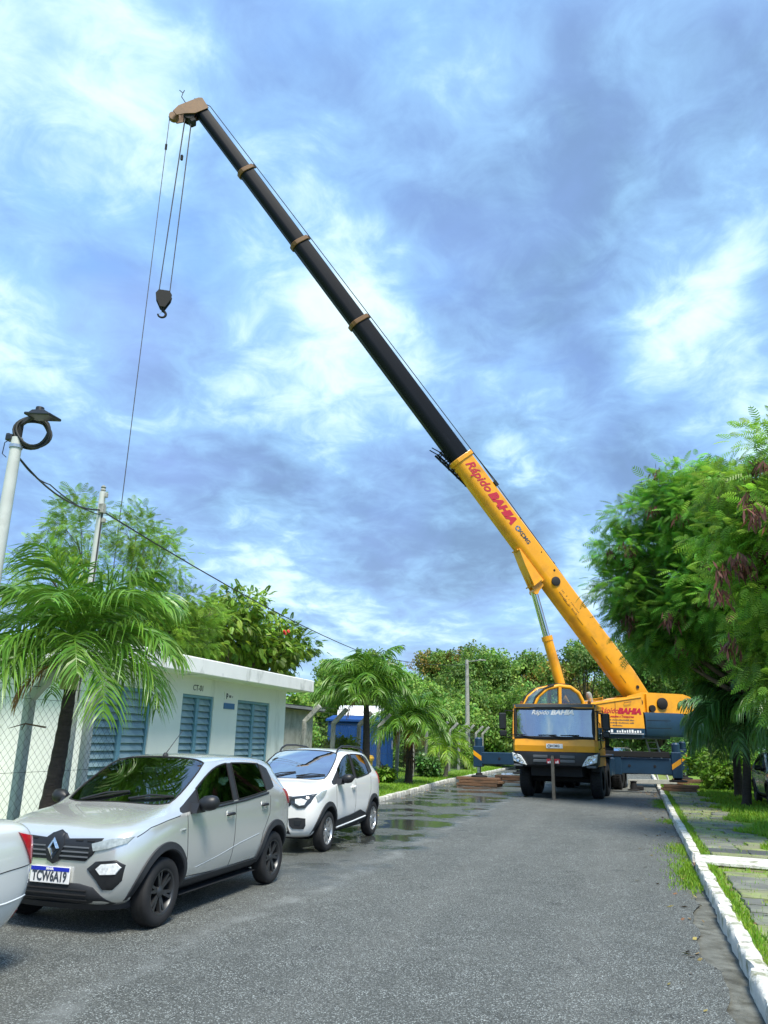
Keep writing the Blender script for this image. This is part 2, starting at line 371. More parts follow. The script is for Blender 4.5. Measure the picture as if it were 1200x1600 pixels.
    b = nd('ShaderNodeBump'); b.inputs['Distance'].default_value = .012
    L.new(m_('MULTIPLY_ADD', film, -.93, .95, clamp=True), b.inputs['Strength']); L.new(m_('ADD', vo.outputs['Distance'], m_('MULTIPLY', noise(60, 4), .6)), b.inputs['Height']); L.new(b.outputs[0], p.inputs['Normal'])
road_mat()
def lerp_tab(tab, x):
    for (a, b), (c, d) in zip(tab, tab[1:]):
        if x <= c: return b+(d-b)*max(0, (x-a))/(c-a)
    return tab[-1][1]
LEFT = [(-30, -6.7), (20, -6.7), (24.5, -6.88), (34, -7.42), (52, -7.55), (140, -7.6)]
lk = lambda y: lerp_tab(LEFT, y)
rk = lambda y: .68+.0088*y                  # road side of the right kerb
def sheet(name, ys, xl, xr, z, m, nx=1, jit=0.):
    b = MB(); rows = []
    for y in ys:
        a, c = xl(y), xr(y); rows.append([Vector((a+(c-a)*i/nx, y, z)) for i in range(nx+1)])
    return struct(b.loft(rows, cap=False, closed=False).build(name, m))
ys = [-30+i*.25 for i in range(0, 280)]+[40+i*2 for i in range(1, 50)]
def ragged(y):
    near = max(0, min(1, (17-y)/6)); n = math.sin(y*1.7)*.05+math.sin(y*4.1+1)*.035+math.sin(y*9.3)*.02
    return rk(y)-.05-near*(.17+n)
g = 700
ground = struct(MB().add([(-g, -g, -.06), (g, -g, -.06), (g, g, -.06), (-g, g, -.06)], [(0, 1, 2, 3)]).build('ground', 'grass_ground'))
sheet('gutter', [-30, 20, 138], lambda y: lk(y)-.05, lambda y: rk(y)+.05, -.022, 'gutter_grit')
sheet('road', ys, lambda y: lk(y)+.02, ragged, 0, 'asphalt')
def verge(name, tab, m='grass_ground'):
    b = MB(); return struct(b.loft([[Vector(p) for p in r] for r in tab], cap=False, closed=False).build(name, m, smooth=60))
verge('grass_verge', [[(lk(y)-.12, y, .10), (lk(y)-.5, y, .13), (-8.6, y, .2), (-14, y, .22), (-60, y, .3)] for y in [-30]+list(range(0, 60, 2))+[70, 90, 140]])
verge('roadside_grass', [[(rk(y)+1.35, y, .105), (2.9+.01*y, y, .12), (4.2, y, .13), (9, y, .2), (60, y, .5)] for y in [-30]+list(range(0, 60, 2))+[70, 90, 140]])
# kerbs: single stones
def stone_mesh(lx, ly, lz, seed, amp):
    r_ = random.Random(seed); b = MB(); rings = []; n = 7
    for i in range(n):
        t = i/(n-1); y = (t-.5)*ly; e = .012 if i in (0, n-1) else 0
        sec = [(-lx/2+e, -.12), (-lx/2+e, lz*.62), (-lx*.40+e, lz*.93), (-lx*.2, lz-e), (lx*.25, lz-e), (lx*.44-e, lz*.94), (lx/2-e, lz*.7), (lx/2-e, -.12)]
        rings.append([Vector((x+r_.uniform(-amp, amp), y+r_.uniform(-amp, amp)*.4, z+(r_.uniform(-amp, amp) if z > 0 else 0))) for x, z in sec])
    return b.loft(rings).mesh('kerb_stone', 50)
def kerb(name, side, m, y0, y1, ln, lx, lz, amp, skip=()):
    root = struct(sheet(name, [y0, (y0+y1)/2, y1], *( (lambda y: rk(y)+.02, lambda y: rk(y)+.12) if side > 0 else (lambda y: lk(y)-.12, lambda y: lk(y)-.02)), -.01, 'soil'))
    vs = [stone_mesh(lx, ln*.985, lz, s_, amp) for s_ in range(5)]
    for v_ in vs: v_.materials.append(MATS[m])
    y = y0; k = 0
    while y < y1:
        if not any(a < y < b for a, b in skip):
            o = bpy.data.objects.new('kerb_stone', vs[rnd.randrange(5)]); col.objects.link(o); o.parent = root
            yc = y+ln/2; x = rk(yc)+lx/2 if side > 0 else lk(yc)-lx/2
            sl_ = .0088 if side > 0 else (lk(yc+.5)-lk(yc-.5))
            near = .5 if y > 14 else 1
            o.location = (x+rnd.uniform(-.012, .012), yc, rnd.uniform(-.018, .006)); o.rotation_euler = (rnd.uniform(-.012, .012), rnd.uniform(-.05, .05), -math.atan(sl_)+rnd.uniform(-.02, .02)+(math.pi if k % 2 else 0))
        y += ln; k += 1
    return root
kerb('kerb_right', 1, 'kerb_white', 1.2, 48, .82, .145, .135, .010, skip=((12.0, 12.75),))
kerb('kerb_left', -1, 'kerb_grey', 2, 62, 1.0, .14, .125, .006)
# pavement of irregular slabs with mossy joints
pave = sheet('pavement', [-4, 12, 24, 40, 60], lambda y: rk(y)+.13, lambda y: rk(y)+1.5, .085, 'moss_joint')
def slabs():
    y = 2.2; r_ = random.Random(5); n = 0
    while y < 37 and n < 240:
        dy = r_.uniform(.34, .62); x0 = rk(y)+.24+(r_.uniform(0, .06)); x1 = rk(y)+1.42+r_.uniform(-.12, .08); k = r_.choice((1, 2, 2, 3))
        cuts = [x0]+sorted(x0+(x1-x0)*(i+1+r_.uniform(-.25, .25))/k for i in range(k-1))+[x1]
        for a, c in zip(cuts, cuts[1:]):
            if 12.05 < y+dy/2 < 13.35: continue
            gp = r_.uniform(.012, .035); j = lambda s=.03: r_.uniform(-s, s)
            P = [(a+gp, y+gp+j()), ((a+c)/2+j(.1), y+gp+j()), (c-gp, y+gp+j()), (c-gp+j(), y+dy*.5+j()), (c-gp, y+dy-gp+j()), ((a+c)/2+j(.1), y+dy-gp+j()), (a+gp, y+dy-gp+j()), (a+gp+j(), y+dy*.5)]
            z0, tl, ts = .112+j(.008), j(.012), j(.012); cx_, cy_ = (a+c)/2, y+dy/2
            top = lambda s, dz: [Vector((cx_+(px-cx_)*s, cy_+(py-cy_)*s, z0+(px-cx_)*tl+(py-cy_)*ts+dz)) for px, py in P]
            b = MB(); b.loft([top(1, -.06), top(1, -.008), top(.965, 0)], cap=True)
            b.build('slab', r_.choice(('slate', 'slate_mossy', 'slate_mossy', 'slate', 'slate_dark') if y < 16 else ('slate_mossy', 'slate_mossy', 'slate')), pave, smooth=30); n += 1
        y += dy
slabs()
cover = MB(); cover.box((0, 0, 0), (1.06, .72, .055), ch=.012)
o = cover.build('drain_cover', 'kerb_white', smooth=40); o.location = (1.33, 12.72, .125); o.rotation_euler = (0, .01, -.06)
tag(o, 'white painted concrete drain cover slab lying across the stone pavement', 'drain cover')
# blades of grass: verge edges, kerb joints and the grass at the right
def blades(name, P, hmin, hmax, label, m='grass_blade', wd=.012, bright=(.7, 1.3)):
    n = len(P); h = rng.uniform(hmin, hmax, n); a = rng.uniform(0, 2*np.pi, n); ln = rng.uniform(.1, .75, n)*h; b2 = rng.uniform(0, 2*np.pi, n)
    w_ = wd*rng.uniform(.6, 1.4, n); dx = np.c_[np.cos(a), np.sin(a), np.zeros(n)]*w_[:, None]
    top = P+np.c_[np.cos(b2)*ln, np.sin(b2)*ln, h]; V = np.stack([P-dx, P+dx, top], 1).reshape(-1, 3)
    F = np.arange(n*3).reshape(-1, 3); t = rng.uniform(*bright, n)[:, None]*np.c_[rng.uniform(.8, 1.35, n), np.ones(n), rng.uniform(.5, 1.2, n)]
    o = bulk(name, V, F, m, tint=np.repeat(t, 3, 0)); return tag(o, label, 'grass', kind='stuff')
def scatter(n, f):
    return np.array([f() for _ in range(n)])
u = rnd.uniform
def zl(x, y): return .12+max(0, min(1, (lk(y)-.2-x)/1.6))*.07
def fl():
    y = 9+(u(0, 1)**.9)*42; x = lk(y)-.14-u(0, 1)*4.0; return (x, y, zl(x, y)-.005)
blades('verge_grass', scatter(42000, fl), .03, .10, 'short mown green grass on the left verge by the fence', wd=.014)
def fr():
    y = 9+u(0, 1)*32; e = rk(y)+1.40+.25*math.sin(y*2.1)+.15*math.sin(y*5); x = e+(u(0, 1)**1.4)*6; return (x, y, .11)
blades('lawn_grass', scatter(68000, fr), .03, .12, 'lush green grass beyond the stone pavement at right', wd=.016)
def fj():
    y = 3+u(0, 1)**.8*34; x = rk(y)+.155+abs(rnd.gauss(0, .055)); return (x, y, .095)
def fj2():
    y = rnd.choice((11.7, 12.2, 12.5, 11.3, 13.2, 14.6, 15.2, 20., 24.5, 25, 26, 27.))+rnd.gauss(0, .33); x = rk(y)-.02-abs(rnd.gauss(0, .16)); return (x, y, -.01)
def fj3():
    y = 3+u(0, 1)*30; x = rk(y)+.2+u(0, 1.3); return (x, y, .09)
P = np.concatenate([scatter(9000, fj), scatter(4200, fj2), scatter(4200, fj3)])
blades('kerb_weeds', P, .02, .07, 'weeds and grass growing along the right kerb and slab joints', wd=.008)

def litter(n):
    P = []
    for _ in range(n):
        y = 4+u(0, 1)**.8*30
        x = rk(y)-.1-abs(rnd.gauss(0, .35)) if u(0, 1) < .45 else (lk(y)+.1+abs(rnd.gauss(0, .5)) if u(0, 1) < .5 else rk(y)+.2+u(0, 1.6))
        P.append((x, y, .012 if x < rk(y) else .125))
    P = np.array(P); a = rng.uniform(0, 6.28, n); l = rng.uniform(.02, .055, n); d = np.c_[np.cos(a)*l, np.sin(a)*l, rng.uniform(0, .012, n)]; s_ = np.c_[-np.sin(a)*l*.35, np.cos(a)*l*.35, rng.uniform(0, .012, n)]
    V = np.stack([P-d, P-s_, P+d, P+s_], 1).reshape(-1, 3); F = np.arange(n*4).reshape(-1, 4); t = rng.uniform(.5, 1.6, n)[:, None]*np.c_[np.ones(n), rng.uniform(.8, 1.6, n), np.ones(n)]
    tag(bulk('fallen_leaves', V, F, 'dry_leaf', tint=np.repeat(t, 4, 0)), 'small dry fallen leaves scattered along kerbs and pavement', 'leaves', kind='stuff')
litter(420)
# ------------------------------------------------------------------ white utility building
FX = -8.72                                     # plane of the street wall
bl = thing('utility_building', (FX, 11.3, .15), 'low white utility building with blue louvred doors and a flat overhanging roof', 'building')
def B(): return MB()
BY, BH = 8.2, 2.72                             # length and wall height
openings = [(.20, 1.93, 2.36), (3.03, 4.33, 2.36), (5.46, 7.22, 2.36)]   # doors: y0, y1, top
def wall_front():
    b = MB(); t = .2; y = 0
    for a, c, top in openings:
        b.box((-t/2, (y+a)/2, BH/2-.1), (t, a-y, BH+.2)); b.box((-t/2, (a+c)/2, (top+BH)/2), (t, c-a-.004, BH-top)); y = c
    b.box((-t/2, (y+BY)/2, BH/2-.1), (t, BY-y, BH+.2)); return b
wall_front().build('wall', 'white_wall', bl)
MB().box((-2.7, .1, BH/2-.1), (4.99, .19, BH+.2)).build('wall', 'white_wall', bl)
MB().box((-2.7, BY-.1, BH/2-.1), (4.99, .19, BH+.2)).build('wall', 'white_wall', bl)
MB().box((-5.2, BY/2, BH/2-.1), (.2, BY-.4, BH+.2)).build('wall', 'white_wall', bl)
rf = MB().box((-2.45, BY/2, BH+.155), (6.1, BY+.95, .31), ch=.015).build('roof', 'fascia_white', bl)
MB().box((-2.45, BY/2, BH+.33), (5.7, BY+.5, .04)).build('roof_screed', 'old_concrete', rf)
MB().box((-3, BY/2, .6), (.05, BY-.5, 4), ).build('inner_partition', 'dark_void', bl) if False else None
slat_me = {}
for a, c, top in openings:
    d = tag(MB().box((-.17, (a+c)/2, top/2), (.02, c-a, top)).build('door', 'dark_void', bl), 'pair of blue louvred metal doors')
    MB().box((-.07, a+.03, top/2), (.09, .06, top-.002), ch=.006).build('door_frame', 'shutter_frame', d)
    MB().box((-.07, c-.03, top/2), (.09, .06, top-.002), ch=.006).build('door_frame', 'shutter_frame', d)
    MB().box((-.07, (a+c)/2, top-.03), (.086, c-a-.13, .06), ch=.006).build('door_frame', 'shutter_frame', d)
    mid = (a+c)/2
    MB().box((-.055, mid, top/2-.02), (.08, .11, top-.09), ch=.006).build('door_frame', 'shutter_frame', d)
    MB().bar((-.01, mid+.02, 1.0), (-.01, mid+.02, 1.14), .03, .02, ch=.004).build('handle', 'steel', d)
    for y0, y1 in ((a+.065, mid-.06), (mid+.06, c-.065)):
        w_ = y1-y0-.012; k = round(w_, 3)
        if k not in slat_me:
            b = MB(); M = Matrix.Rotation(R(-24), 3, 'Y'); b.box((0, 0, 0), (.012, w_, .150), M=M, ch=.003); me = b.mesh('slat'); me.materials.append(MATS['shutter_slat']); slat_me[k] = me
        n = 17; st = (top-.12)/n
        for i in range(n):
            o = bpy.data.objects.new('slat', slat_me[k]); col.objects.link(o); o.parent = d; o.location = (-.075, (y0+y1)/2, .06+st*(i+.5)); o.rotation_euler = (0, rnd.uniform(-.05, .05), 0)
lettering('CT-01', .17, 'ink', bl, (.004, 3.62, 2.50), (0, 1, 0), (0, 0, 1), depth=.002)
pl = MB().box((.012, 5.0, 2.42), (.02, .46, .17), ch=.003).build('name_plate', 'white_paint', bl); lettering('p', .17, 'ink', pl, (.025, 4.88, 2.44), (0, 1, 0), (0, 0, 1), bold=.006); print_marks(pl, (.024, 4.97, 2.38), (0, 1, 0), (0, 0, 1), .20, .06, 'ink', 5)
MB().box((.012, 5.03, 2.19), (.02, .50, .13), ch=.003).build('name_plate', 'sign_blue', bl)

# ------------------------------------------------------------------ fence posts and chain link
def post_mesh(h, arm, s=.115):
    b = MB(); b.bar((0, 0, -.2), (0, 0, h), s, s, ch=.012)
    return b
FENCE = [(-7.86, 4.6), (-7.86, 6.15), (-7.86, 7.55), (-7.86, 9.0), (-7.86, 10.3)]
FARF = [(-8.75, y) for y in (20.8, 23.2, 25.6, 28.0, 30.4, 32.8, 35.2, 37.6, 40.0, 42.4, 44.8, 47.2, 49.6)]
def make_post(me, armme, x, y, h, label, lean):
    o = thing('fence_post', (x, y, .15), label, 'fence post', group='concrete fence posts along the left verge')
    o.rotation_euler = (lean[0], lean[1], 0)
    for n_, mm in (('post', me), ('arm', armme)):
        q = bpy.data.objects.new(n_, mm); col.objects.link(q); q.parent = o
    return o
pm = MB().bar((0, 0, -.25), (0, 0, 2.02), .12, .13, ch=.015).mesh('post'); am = MB().bar((0, 0, 1.98), (.42, 0, 2.42), .13, .11, ch=.012, upv=(0, 1, 0))
for k in range(3): am.tube([(.12+.12*k, -.07, 2.11+.125*k), (.12+.12*k, .07, 2.11+.125*k)], .012, 6)
am = am.mesh('arm')
for me in (pm, am): me.materials.append(MATS['old_concrete'])
pmw = pm.copy(); amw = am.copy()
for me in (pmw, amw): me.materials.clear(); me.materials.append(MATS['pole_white'])
near_words = ['left out at the picture edge', 'left of the big palm by the picture edge', 'with its arm under the big palm fronds at left', 'just left of the big palm trunk', 'between the big palm trunk and the first blue door']
for (x, y), t_ in list(zip(FENCE, near_words))[1:]:
    make_post(pmw, amw, x, y, 2, 'white fence post with slanted arm, '+t_, (0, 0))
far_words = ['first beyond the white building', 'second beyond the white building', 'third beyond the white building, before the blue cabin', 'fourth beyond the white building, against the blue cabin', 'fifth beyond the white building, right of the blue cabin', 'behind the brown palm trunk', 'seventh beyond the white building', 'behind the small lime palm', 'ninth beyond the white building', 'tenth beyond the white building', 'left of the far outrigger', 'above the left outrigger beam', 'last one showing left of the crane cab']
for i, ((x, y), t_) in enumerate(zip(FARF, far_words)):
    make_post(pm, am, x, y, 2, 'weathered concrete fence post, '+t_, (rnd.uniform(-.03, .03), rnd.uniform(-.02, .04)))
def chain(name, x, y0, y1, z0, z1, pitch, r, label, m='wire'):
    """woven zigzag wires, each one a thin three-sided rod"""
    n = int((y1-y0)/pitch); k = int((z1-z0)/pitch)*1; zz = np.linspace(z0, z1, k+1); V = []; F = []
    off = np.array([[r, 0], [-r*.5, r*.87], [-r*.5, -r*.87]])
    for i in range(n):
        for ph in (0, ):
            yy = y0+pitch*i+np.where((np.arange(k+1)+i) % 2 == 0, 0, pitch*1.0)
            base = len(V)*0
            ring = np.stack([np.c_[x+off[q, 0]+((np.arange(k+1) % 2)*2-1)*r, yy+off[q, 1], zz] for q in range(3)], 1).reshape(-1, 3)
            V.append(ring)
    m_ = (k+1)*3; f = []
    for j in range(k):
        for q in range(3): f.append((j*3+q, j*3+(q+1) % 3, (j+1)*3+(q+1) % 3, (j+1)*3+q))
    f = np.array(f); F = (f[None]+(np.arange(n)*m_)[:, None, None]).reshape(-1, 4)
    V = np.concatenate(V)
    o = bulk('chain_link', V, F, m); o['kind'] = 'stuff'
    root = thing(name, (0, 0, 0), label, 'fence'); o.parent = root
    b = MB()
    for z in (z0, (z0+z1)/2, z1): b.tube([(x, y0, z), (x, y1, z)], r*1.3, 5)
    b.build('line_wire', m, root)
    b2 = MB()
    for kk in range(3): b2.tube([(x+.12+.12*kk, y0, .15+2.13+.125*kk), (x+.12+.12*kk, y1, .15+2.13+.125*kk)], .005, 4)
    b2.build('top_wire', m, root); return root
chain('chain_link_fence', -7.79, 4.0, 10.9, .2, 2.12, .062, .0022, 'chain link fence between white posts, left of the white building', 'wire_dark')
chain('chain_link_fence', -8.68, 20.4, 50, .25, 2.12, .10, .0028, 'long chain link fence on weathered posts between the white building and crane')

# ------------------------------------------------------------------ poles and wires on the left
def lamp_post():
    t = thing('lamp_post', (-7.2, 7.34, .15), 'white street lamp post with coiled black cable and flat dark lamp at left edge', 'lamp post')
    b = MB(); b.lathe([(.0, 0), (.095, 0), (.085, 2.5), (.068, 5.12), (0, 5.13)], n=20); b.build('post', 'pole_white', t, smooth=40)
    b = MB()
    for k in range(7):
        rr = .185+.013*(k % 3); c = Vector((.13, .10, 5.22)); pts = []
        u_ = Vector((.80, .60, 0)).normalized(); v_ = Vector((0, .0, 1)); nn = Vector((.60, -.80, 0)).normalized()
        for i in range(28):
            a = 2*math.pi*i/28; w_ = 1+.06*math.sin(3*a+k)
            pts.append(c+nn*(.02*(k-3)+.012*math.sin(2*a+k))+(u_*math.cos(a)+v_*math.sin(a))*rr*w_)
        b.tube(pts, .0155, 7, closed=True)
    b.build('cable_coil', 'wire_dark', t, smooth=60)
    b = MB(); b.bar((0, 0, 5.05), (.0, 0, 5.3), .07, .07); b.bar((0, 0, 5.3), (.26, -.02, 5.42), .045, .05); b.build('bracket', 'wire_dark', t)
    M = Matrix.Rotation(R(8), 3, 'Y'); b = MB(); b.box((.36, -.02, 5.37), (.40, .24, .035), M=M, ch=.01); b.loft([[M @ Vector((x*s, y*s, z)) + Vector((.33, -.02, 5.40)) for x, y in ((-.13, -.09), (.13, -.09), (.13, .09), (-.13, .09))] for s, z in ((1, -.01), (.75, .04), (.4, .06))]); b.lathe([(0, .10), (.05, .10), (.055, .06), (.055, .03)], o=(.30, -.02, 5.40)); b.build('lamp_head', 'black_plastic', t, smooth=30)
    b = MB(); b.box((-.08, -.03, 5.12), (.10, .09, .08), ch=.01); b.tube([(-.06, -.04, 5.1), (-.13, -.06, 5.05), (-.14, -.06, 4.9), (-.08, -.05, 4.85)], .006, 5); b.box((-.12, -.03, 5.14), (.05, .05, .09), ch=.008); b.build('junction_box', 'black_plastic', t)
    b = MB(); b.lathe([(.078, 4.98), (.082, 4.98), (.082, 5.02), (.078, 5.02)], n=16); b.build('clamp', 'steel', t)
lamp_post()
t = thing('service_pole', (-8.02, 10.15, .15), 'slim pale service pole with small insulators rising behind the big palm', 'pole')
b = MB(); b.lathe([(0, 0), (.06, 0), (.052, 5.35), (0, 5.36)], n=14); b.build('post', 'pole_white', t, smooth=40)
b = MB(); b.tube([(.05, -.02, 2), (.06, -.03, 4.2), (.055, -.02, 5.1)], .012, 6); b.build('riser_cable', 'wire_dark', t)
MB().lathe([(.03, 0), (.045, .02), (.03, .05), (.045, .07), (.02, .10), (0, .1)], o=(0, 0, 5.36), n=12).build('insulator', 'old_concrete', t)
for q_, d_ in (((.05, -.03, 5.05), (.09, .09, .16)), ((.09, -.02, 5.28), (.05, .05, .08)), ((.1, -.02, 4.85), (.06, .06, .08))): MB().box(q_, d_, ch=.01).build('bracket', 'old_concrete', t)
def wire(pts, r, label, sag=0.0, m='wire_dark'):
    P = []
    for a, c in zip(pts, pts[1:]):
        a, c = Vector(a), Vector(c)
        for i in range(10): s = i/10; P.append(a.lerp(c, s)-Vector((0, 0, sag*4*s*(1-s))))
    P.append(Vector(pts[-1])); o = MB().tube(P, r, 6).build('overhead_wire', m, smooth=60)
    return tag(o, label, 'wire')
t = thing('utility_pole', (-8.74, 45, .15), 'tall grey concrete utility pole among trees left of the crane', 'pole')
b = MB(); b.lathe([(0, 0), (.15, 0), (.10, 6.1), (0, 6.12)], n=12); b.build('post', 'old_concrete', t, smooth=40)
b = MB(); b.bar((0, 0, 6.0), (.75, -.2, 6.05), .05, .05); b.box((.95, -.25, 6.05), (.42, .14, .07), M=Matrix.Rotation(.1, 3, 'Y'), ch=.02); b.build('street_light_arm', 'old_concrete', t)
wire([(-7.16, 7.36, 5.02), (-8.0, 10.12, 5.18), (-8.6, 26, 4.55), (-8.72, 45, 6.0)], .013, 'black overhead cable running from the lamp post above the building to the far pole', sag=.18)
wire([(-7.16, 7.36, 5.02), (-7.45, 8.3, 4.98), (-8.0, 10.12, 5.10)], .009, 'short thin cable loop hanging between lamp post and slim service pole', sag=.06)
b = MB(); b.box((-7.42, 8.2, 5.0), (.05, .10, .06), ch=.01)

# ------------------------------------------------------------------ beyond the fence
t = thing('storage_shed', (-11.2, 24.5, .2), 'grey block shed with dark sloping roof edge behind the fence', 'shed')
MB().box((-1.8, 0, 1.25), (3.6, 6.2, 2.5)).build('wall', 'concrete', t); b = MB(); b.box((-1.8, 0, 2.72), (4.3, 6.9, .09), M=Matrix.Rotation(R(6), 3, 'Y')); rf = b.build('roof', 'roof_sheet', t)
MB().box((.25, 0, 2.50), (.06, 6.9, .16)).build('gutter_board', 'black_plastic', rf)
t = thing('blue_cabin', (-11.5, 34.2, .2), 'dark blue portable cabin with arched white roof light behind the fence', 'cabin', rz=R(12))
b = MB(); b.box((0, 0, 1.1), (2.6, 3.2, 2.2), ch=.05); b.build('body', 'tank_blue', t)
for i in range(9): MB().box((1.315, -1.36+.34*i, 1.02), (.03, .10, 1.9), ch=.01).build('rib', 'tank_blue', t)
for i in range(7): MB().box((-1.02+.34*i, -1.615, 1.02), (.10, .03, 1.9), ch=.01).build('rib', 'tank_blue', t)
b = MB(); b.loft([[Vector((x*s, y*s, z)) for x, y in ((-1.38, -1.7), (1.38, -1.7), (1.38, 1.7), (-1.38, 1.7))] for s, z in ((1, 2.2), (1.0, 2.28), (.80, 2.46))]); rf = b.build('roof', 'tank_blue', t)
b = MB(); n = 12; b.loft([[Vector((x, -1.22*math.cos(math.pi*i/n), 2.44+.50*math.sin(math.pi*i/n))) for i in range(n+1)] for x in (-.95, .95)], cap=True, closed=False); b.build('roof_light', 'white_paint', rf, smooth=40)
MB().box((1.325, .9, 1.25), (.015, .28, .38), ch=.003).build('notice', 'white_paint', t)
t = thing('yellow_bin', (-9.1, 26.9, .17), 'yellow plastic tub standing in the verge behind the white hatchback', 'bin')
b = MB(); b.loft([[Vector((x*s, y*s, z)) for x, y in ((-.38, -.42), (.38, -.42), (.42, 0), (.38, .42), (-.38, .42))] for s, z in ((.78, 0), (.98, .78), (1.05, .80), (1.05, .86))]); b.build('tub', 'yellow_plastic', t)
b = MB(); b.loft([[Vector((x*s, y*s, z)) for x, y in ((-.38, -.42), (.38, -.42), (.42, 0), (.38, .42), (-.38, .42))] for s, z in ((1.08, .862), (1.0, .95), (.6, .99))]); b.build('lid', 'yellow_plastic', t)
t = thing('white_house', (-17.2, 10.7, .2), 'white rendered house block rising behind the palm at left edge', 'house')
MB().box((0, 0, 2.95), (7, 6, 5.9)).build('wall', 'white_wall', t); MB().box((0, 0, 6.01), (7.4, 6.4, .22), ch=.02).build('roof', 'fascia_white', t)
# ------------------------------------------------------------------ foliage
mat('leaf_palm', (.115, .265, .030), .38, attr='tint', trans=.25)
mat('leaf_palm_dark', (.07, .18, .042), .4, attr='tint', trans=.2)
mat('leaf_lime', (.22, .40, .030), .4, attr='tint', trans=.3)
mat('leaf_fern', (.175, .37, .050), .5, attr='tint', trans=.48)
mat('leaf_tree', (.135, .285, .030), .5, attr='tint', trans=.4)
mat('leaf_far', (.155, .295, .055), .6, attr='tint', trans=.35)
mat('frond_dead', (.30, .18, .07), .8, attr='tint')
mat('pod', (.11, .036, .026), .7, attr='tint')
mat('bark', (.13, .095, .065), .95, vary=.35, vscale=6, bump=1, bscale=18, stretch=(1, 1, .3))
mat('palm_bark', (.045, .036, .030), .95, vary=.4, vscale=6, bump=1, bscale=14, stretch=(1, 1, 4))
mat('palm_bark_grey', (.20, .18, .15), .95, vary=.3, vscale=6, bump=1, bscale=14, stretch=(1, 1, 4))
mat('crownshaft', (.22, .30, .07), .5, vary=.2, vscale=4, color2=(.33, .30, .10), cscale=3, cramp=(.45, .7))
mat('fibre', (.50, .22, .045), .9, vary=.3, vscale=10)
mat('fibre_brown', (.10, .060, .035), .95, vary=.35, vscale=10)
mat('flower_red', (.65, .04, .03), .6)

def frond_arrays(L_, e0, e1, n=42, leaf=.5, wd=.034, spread=1.0, hang=1.0, seed=0, twist=0.):
    """feather palm leaf along +x: arching midrib and two rows of hanging leaflets"""
    r_ = np.random.default_rng(seed); S = 16; t = np.linspace(0, 1, S+1); el = e0+(e1-e0)*t**1.25
    P = np.zeros((S+1, 3))
    for i in range(S): P[i+1] = P[i]+np.array([math.cos(el[i]), 0, math.sin(el[i])])*L_/S
    rib = []
    V, F, T = [], [], []
    def strip(pts, ws, side, tint):
        b = len(V)
        for p, w_ in zip(pts, ws): V.append(p-side*w_/2); V.append(p+side*w_/2); T.append(tint); T.append(tint)
        for i in range(len(pts)-1): F.append((b+2*i, b+2*i+1, b+2*i+3, b+2*i+2))
    # midrib: two crossed strips
    w0 = np.linspace(.045, .008, S+1)*min(1.3, L_/1.9)
    strip(P, w0, np.array([0, 1, 0]), (1.15, 1.1, .7)); strip(P-np.array([0, 0, .008]), w0, np.array([.5, 0, .85]), (1.1, 1.1, .7))
    for k in range(n):
        s = .10+.90*(k+.5)/n; x = s*S; i = min(int(x), S-1); f = x-i; p = P[i]*(1-f)+P[i+1]*f; e = el[i]; fwd = np.array([math.cos(e), 0, math.sin(e)]); upv = np.array([-math.sin(e), 0, math.cos(e)])
        ln = leaf*(.45+.9*math.sin(math.pi*min(1, s*.92+.06))**.8)*(1 if s < .85 else 1-(s-.85)*2.2)
        for sd_ in (-1, 1):
            a = r_.uniform(.55, .95)*spread; d = np.array([0, sd_, 0])*math.sin(a)+fwd*math.cos(a)+upv*r_.uniform(-.15, .35); d /= np.linalg.norm(d)
            pts = [p]; q = p.copy(); m_ = 4; hh = hang*r_.uniform(.75, 1.25)
            for j in range(m_):
                q = q+d*ln/m_; pts.append(q); d = d+np.array([0, 0, -.42*hh]); d /= np.linalg.norm(d)
            sdv = np.cross(d, np.array([0, 0, 1.0])); sdv = fwd*.8+upv*r_.uniform(-.5, .5)+np.array([0, r_.uniform(-.25, .25), 0]); sdv /= np.linalg.norm(sdv)
            g = r_.uniform(.72, 1.28); strip(pts, [wd*.5, wd, wd*.9, wd*.6, wd*.08], sdv, (g*r_.uniform(.85, 1.25), g, g*r_.uniform(.7, 1.1)))
    return np.array(V), np.array(F), np.array(T)
FROND_CACHE = {}
def frond_mesh(key, m, **k):
    kk = (key, m)
    if kk not in FROND_CACHE:
        V, F, T = frond_arrays(**k); o = bulk('frond', V, F, m, tint=T, smooth=True); me = o.data; bpy.data.objects.remove(o); FROND_CACHE[kk] = me
    return FROND_CACHE[kk]
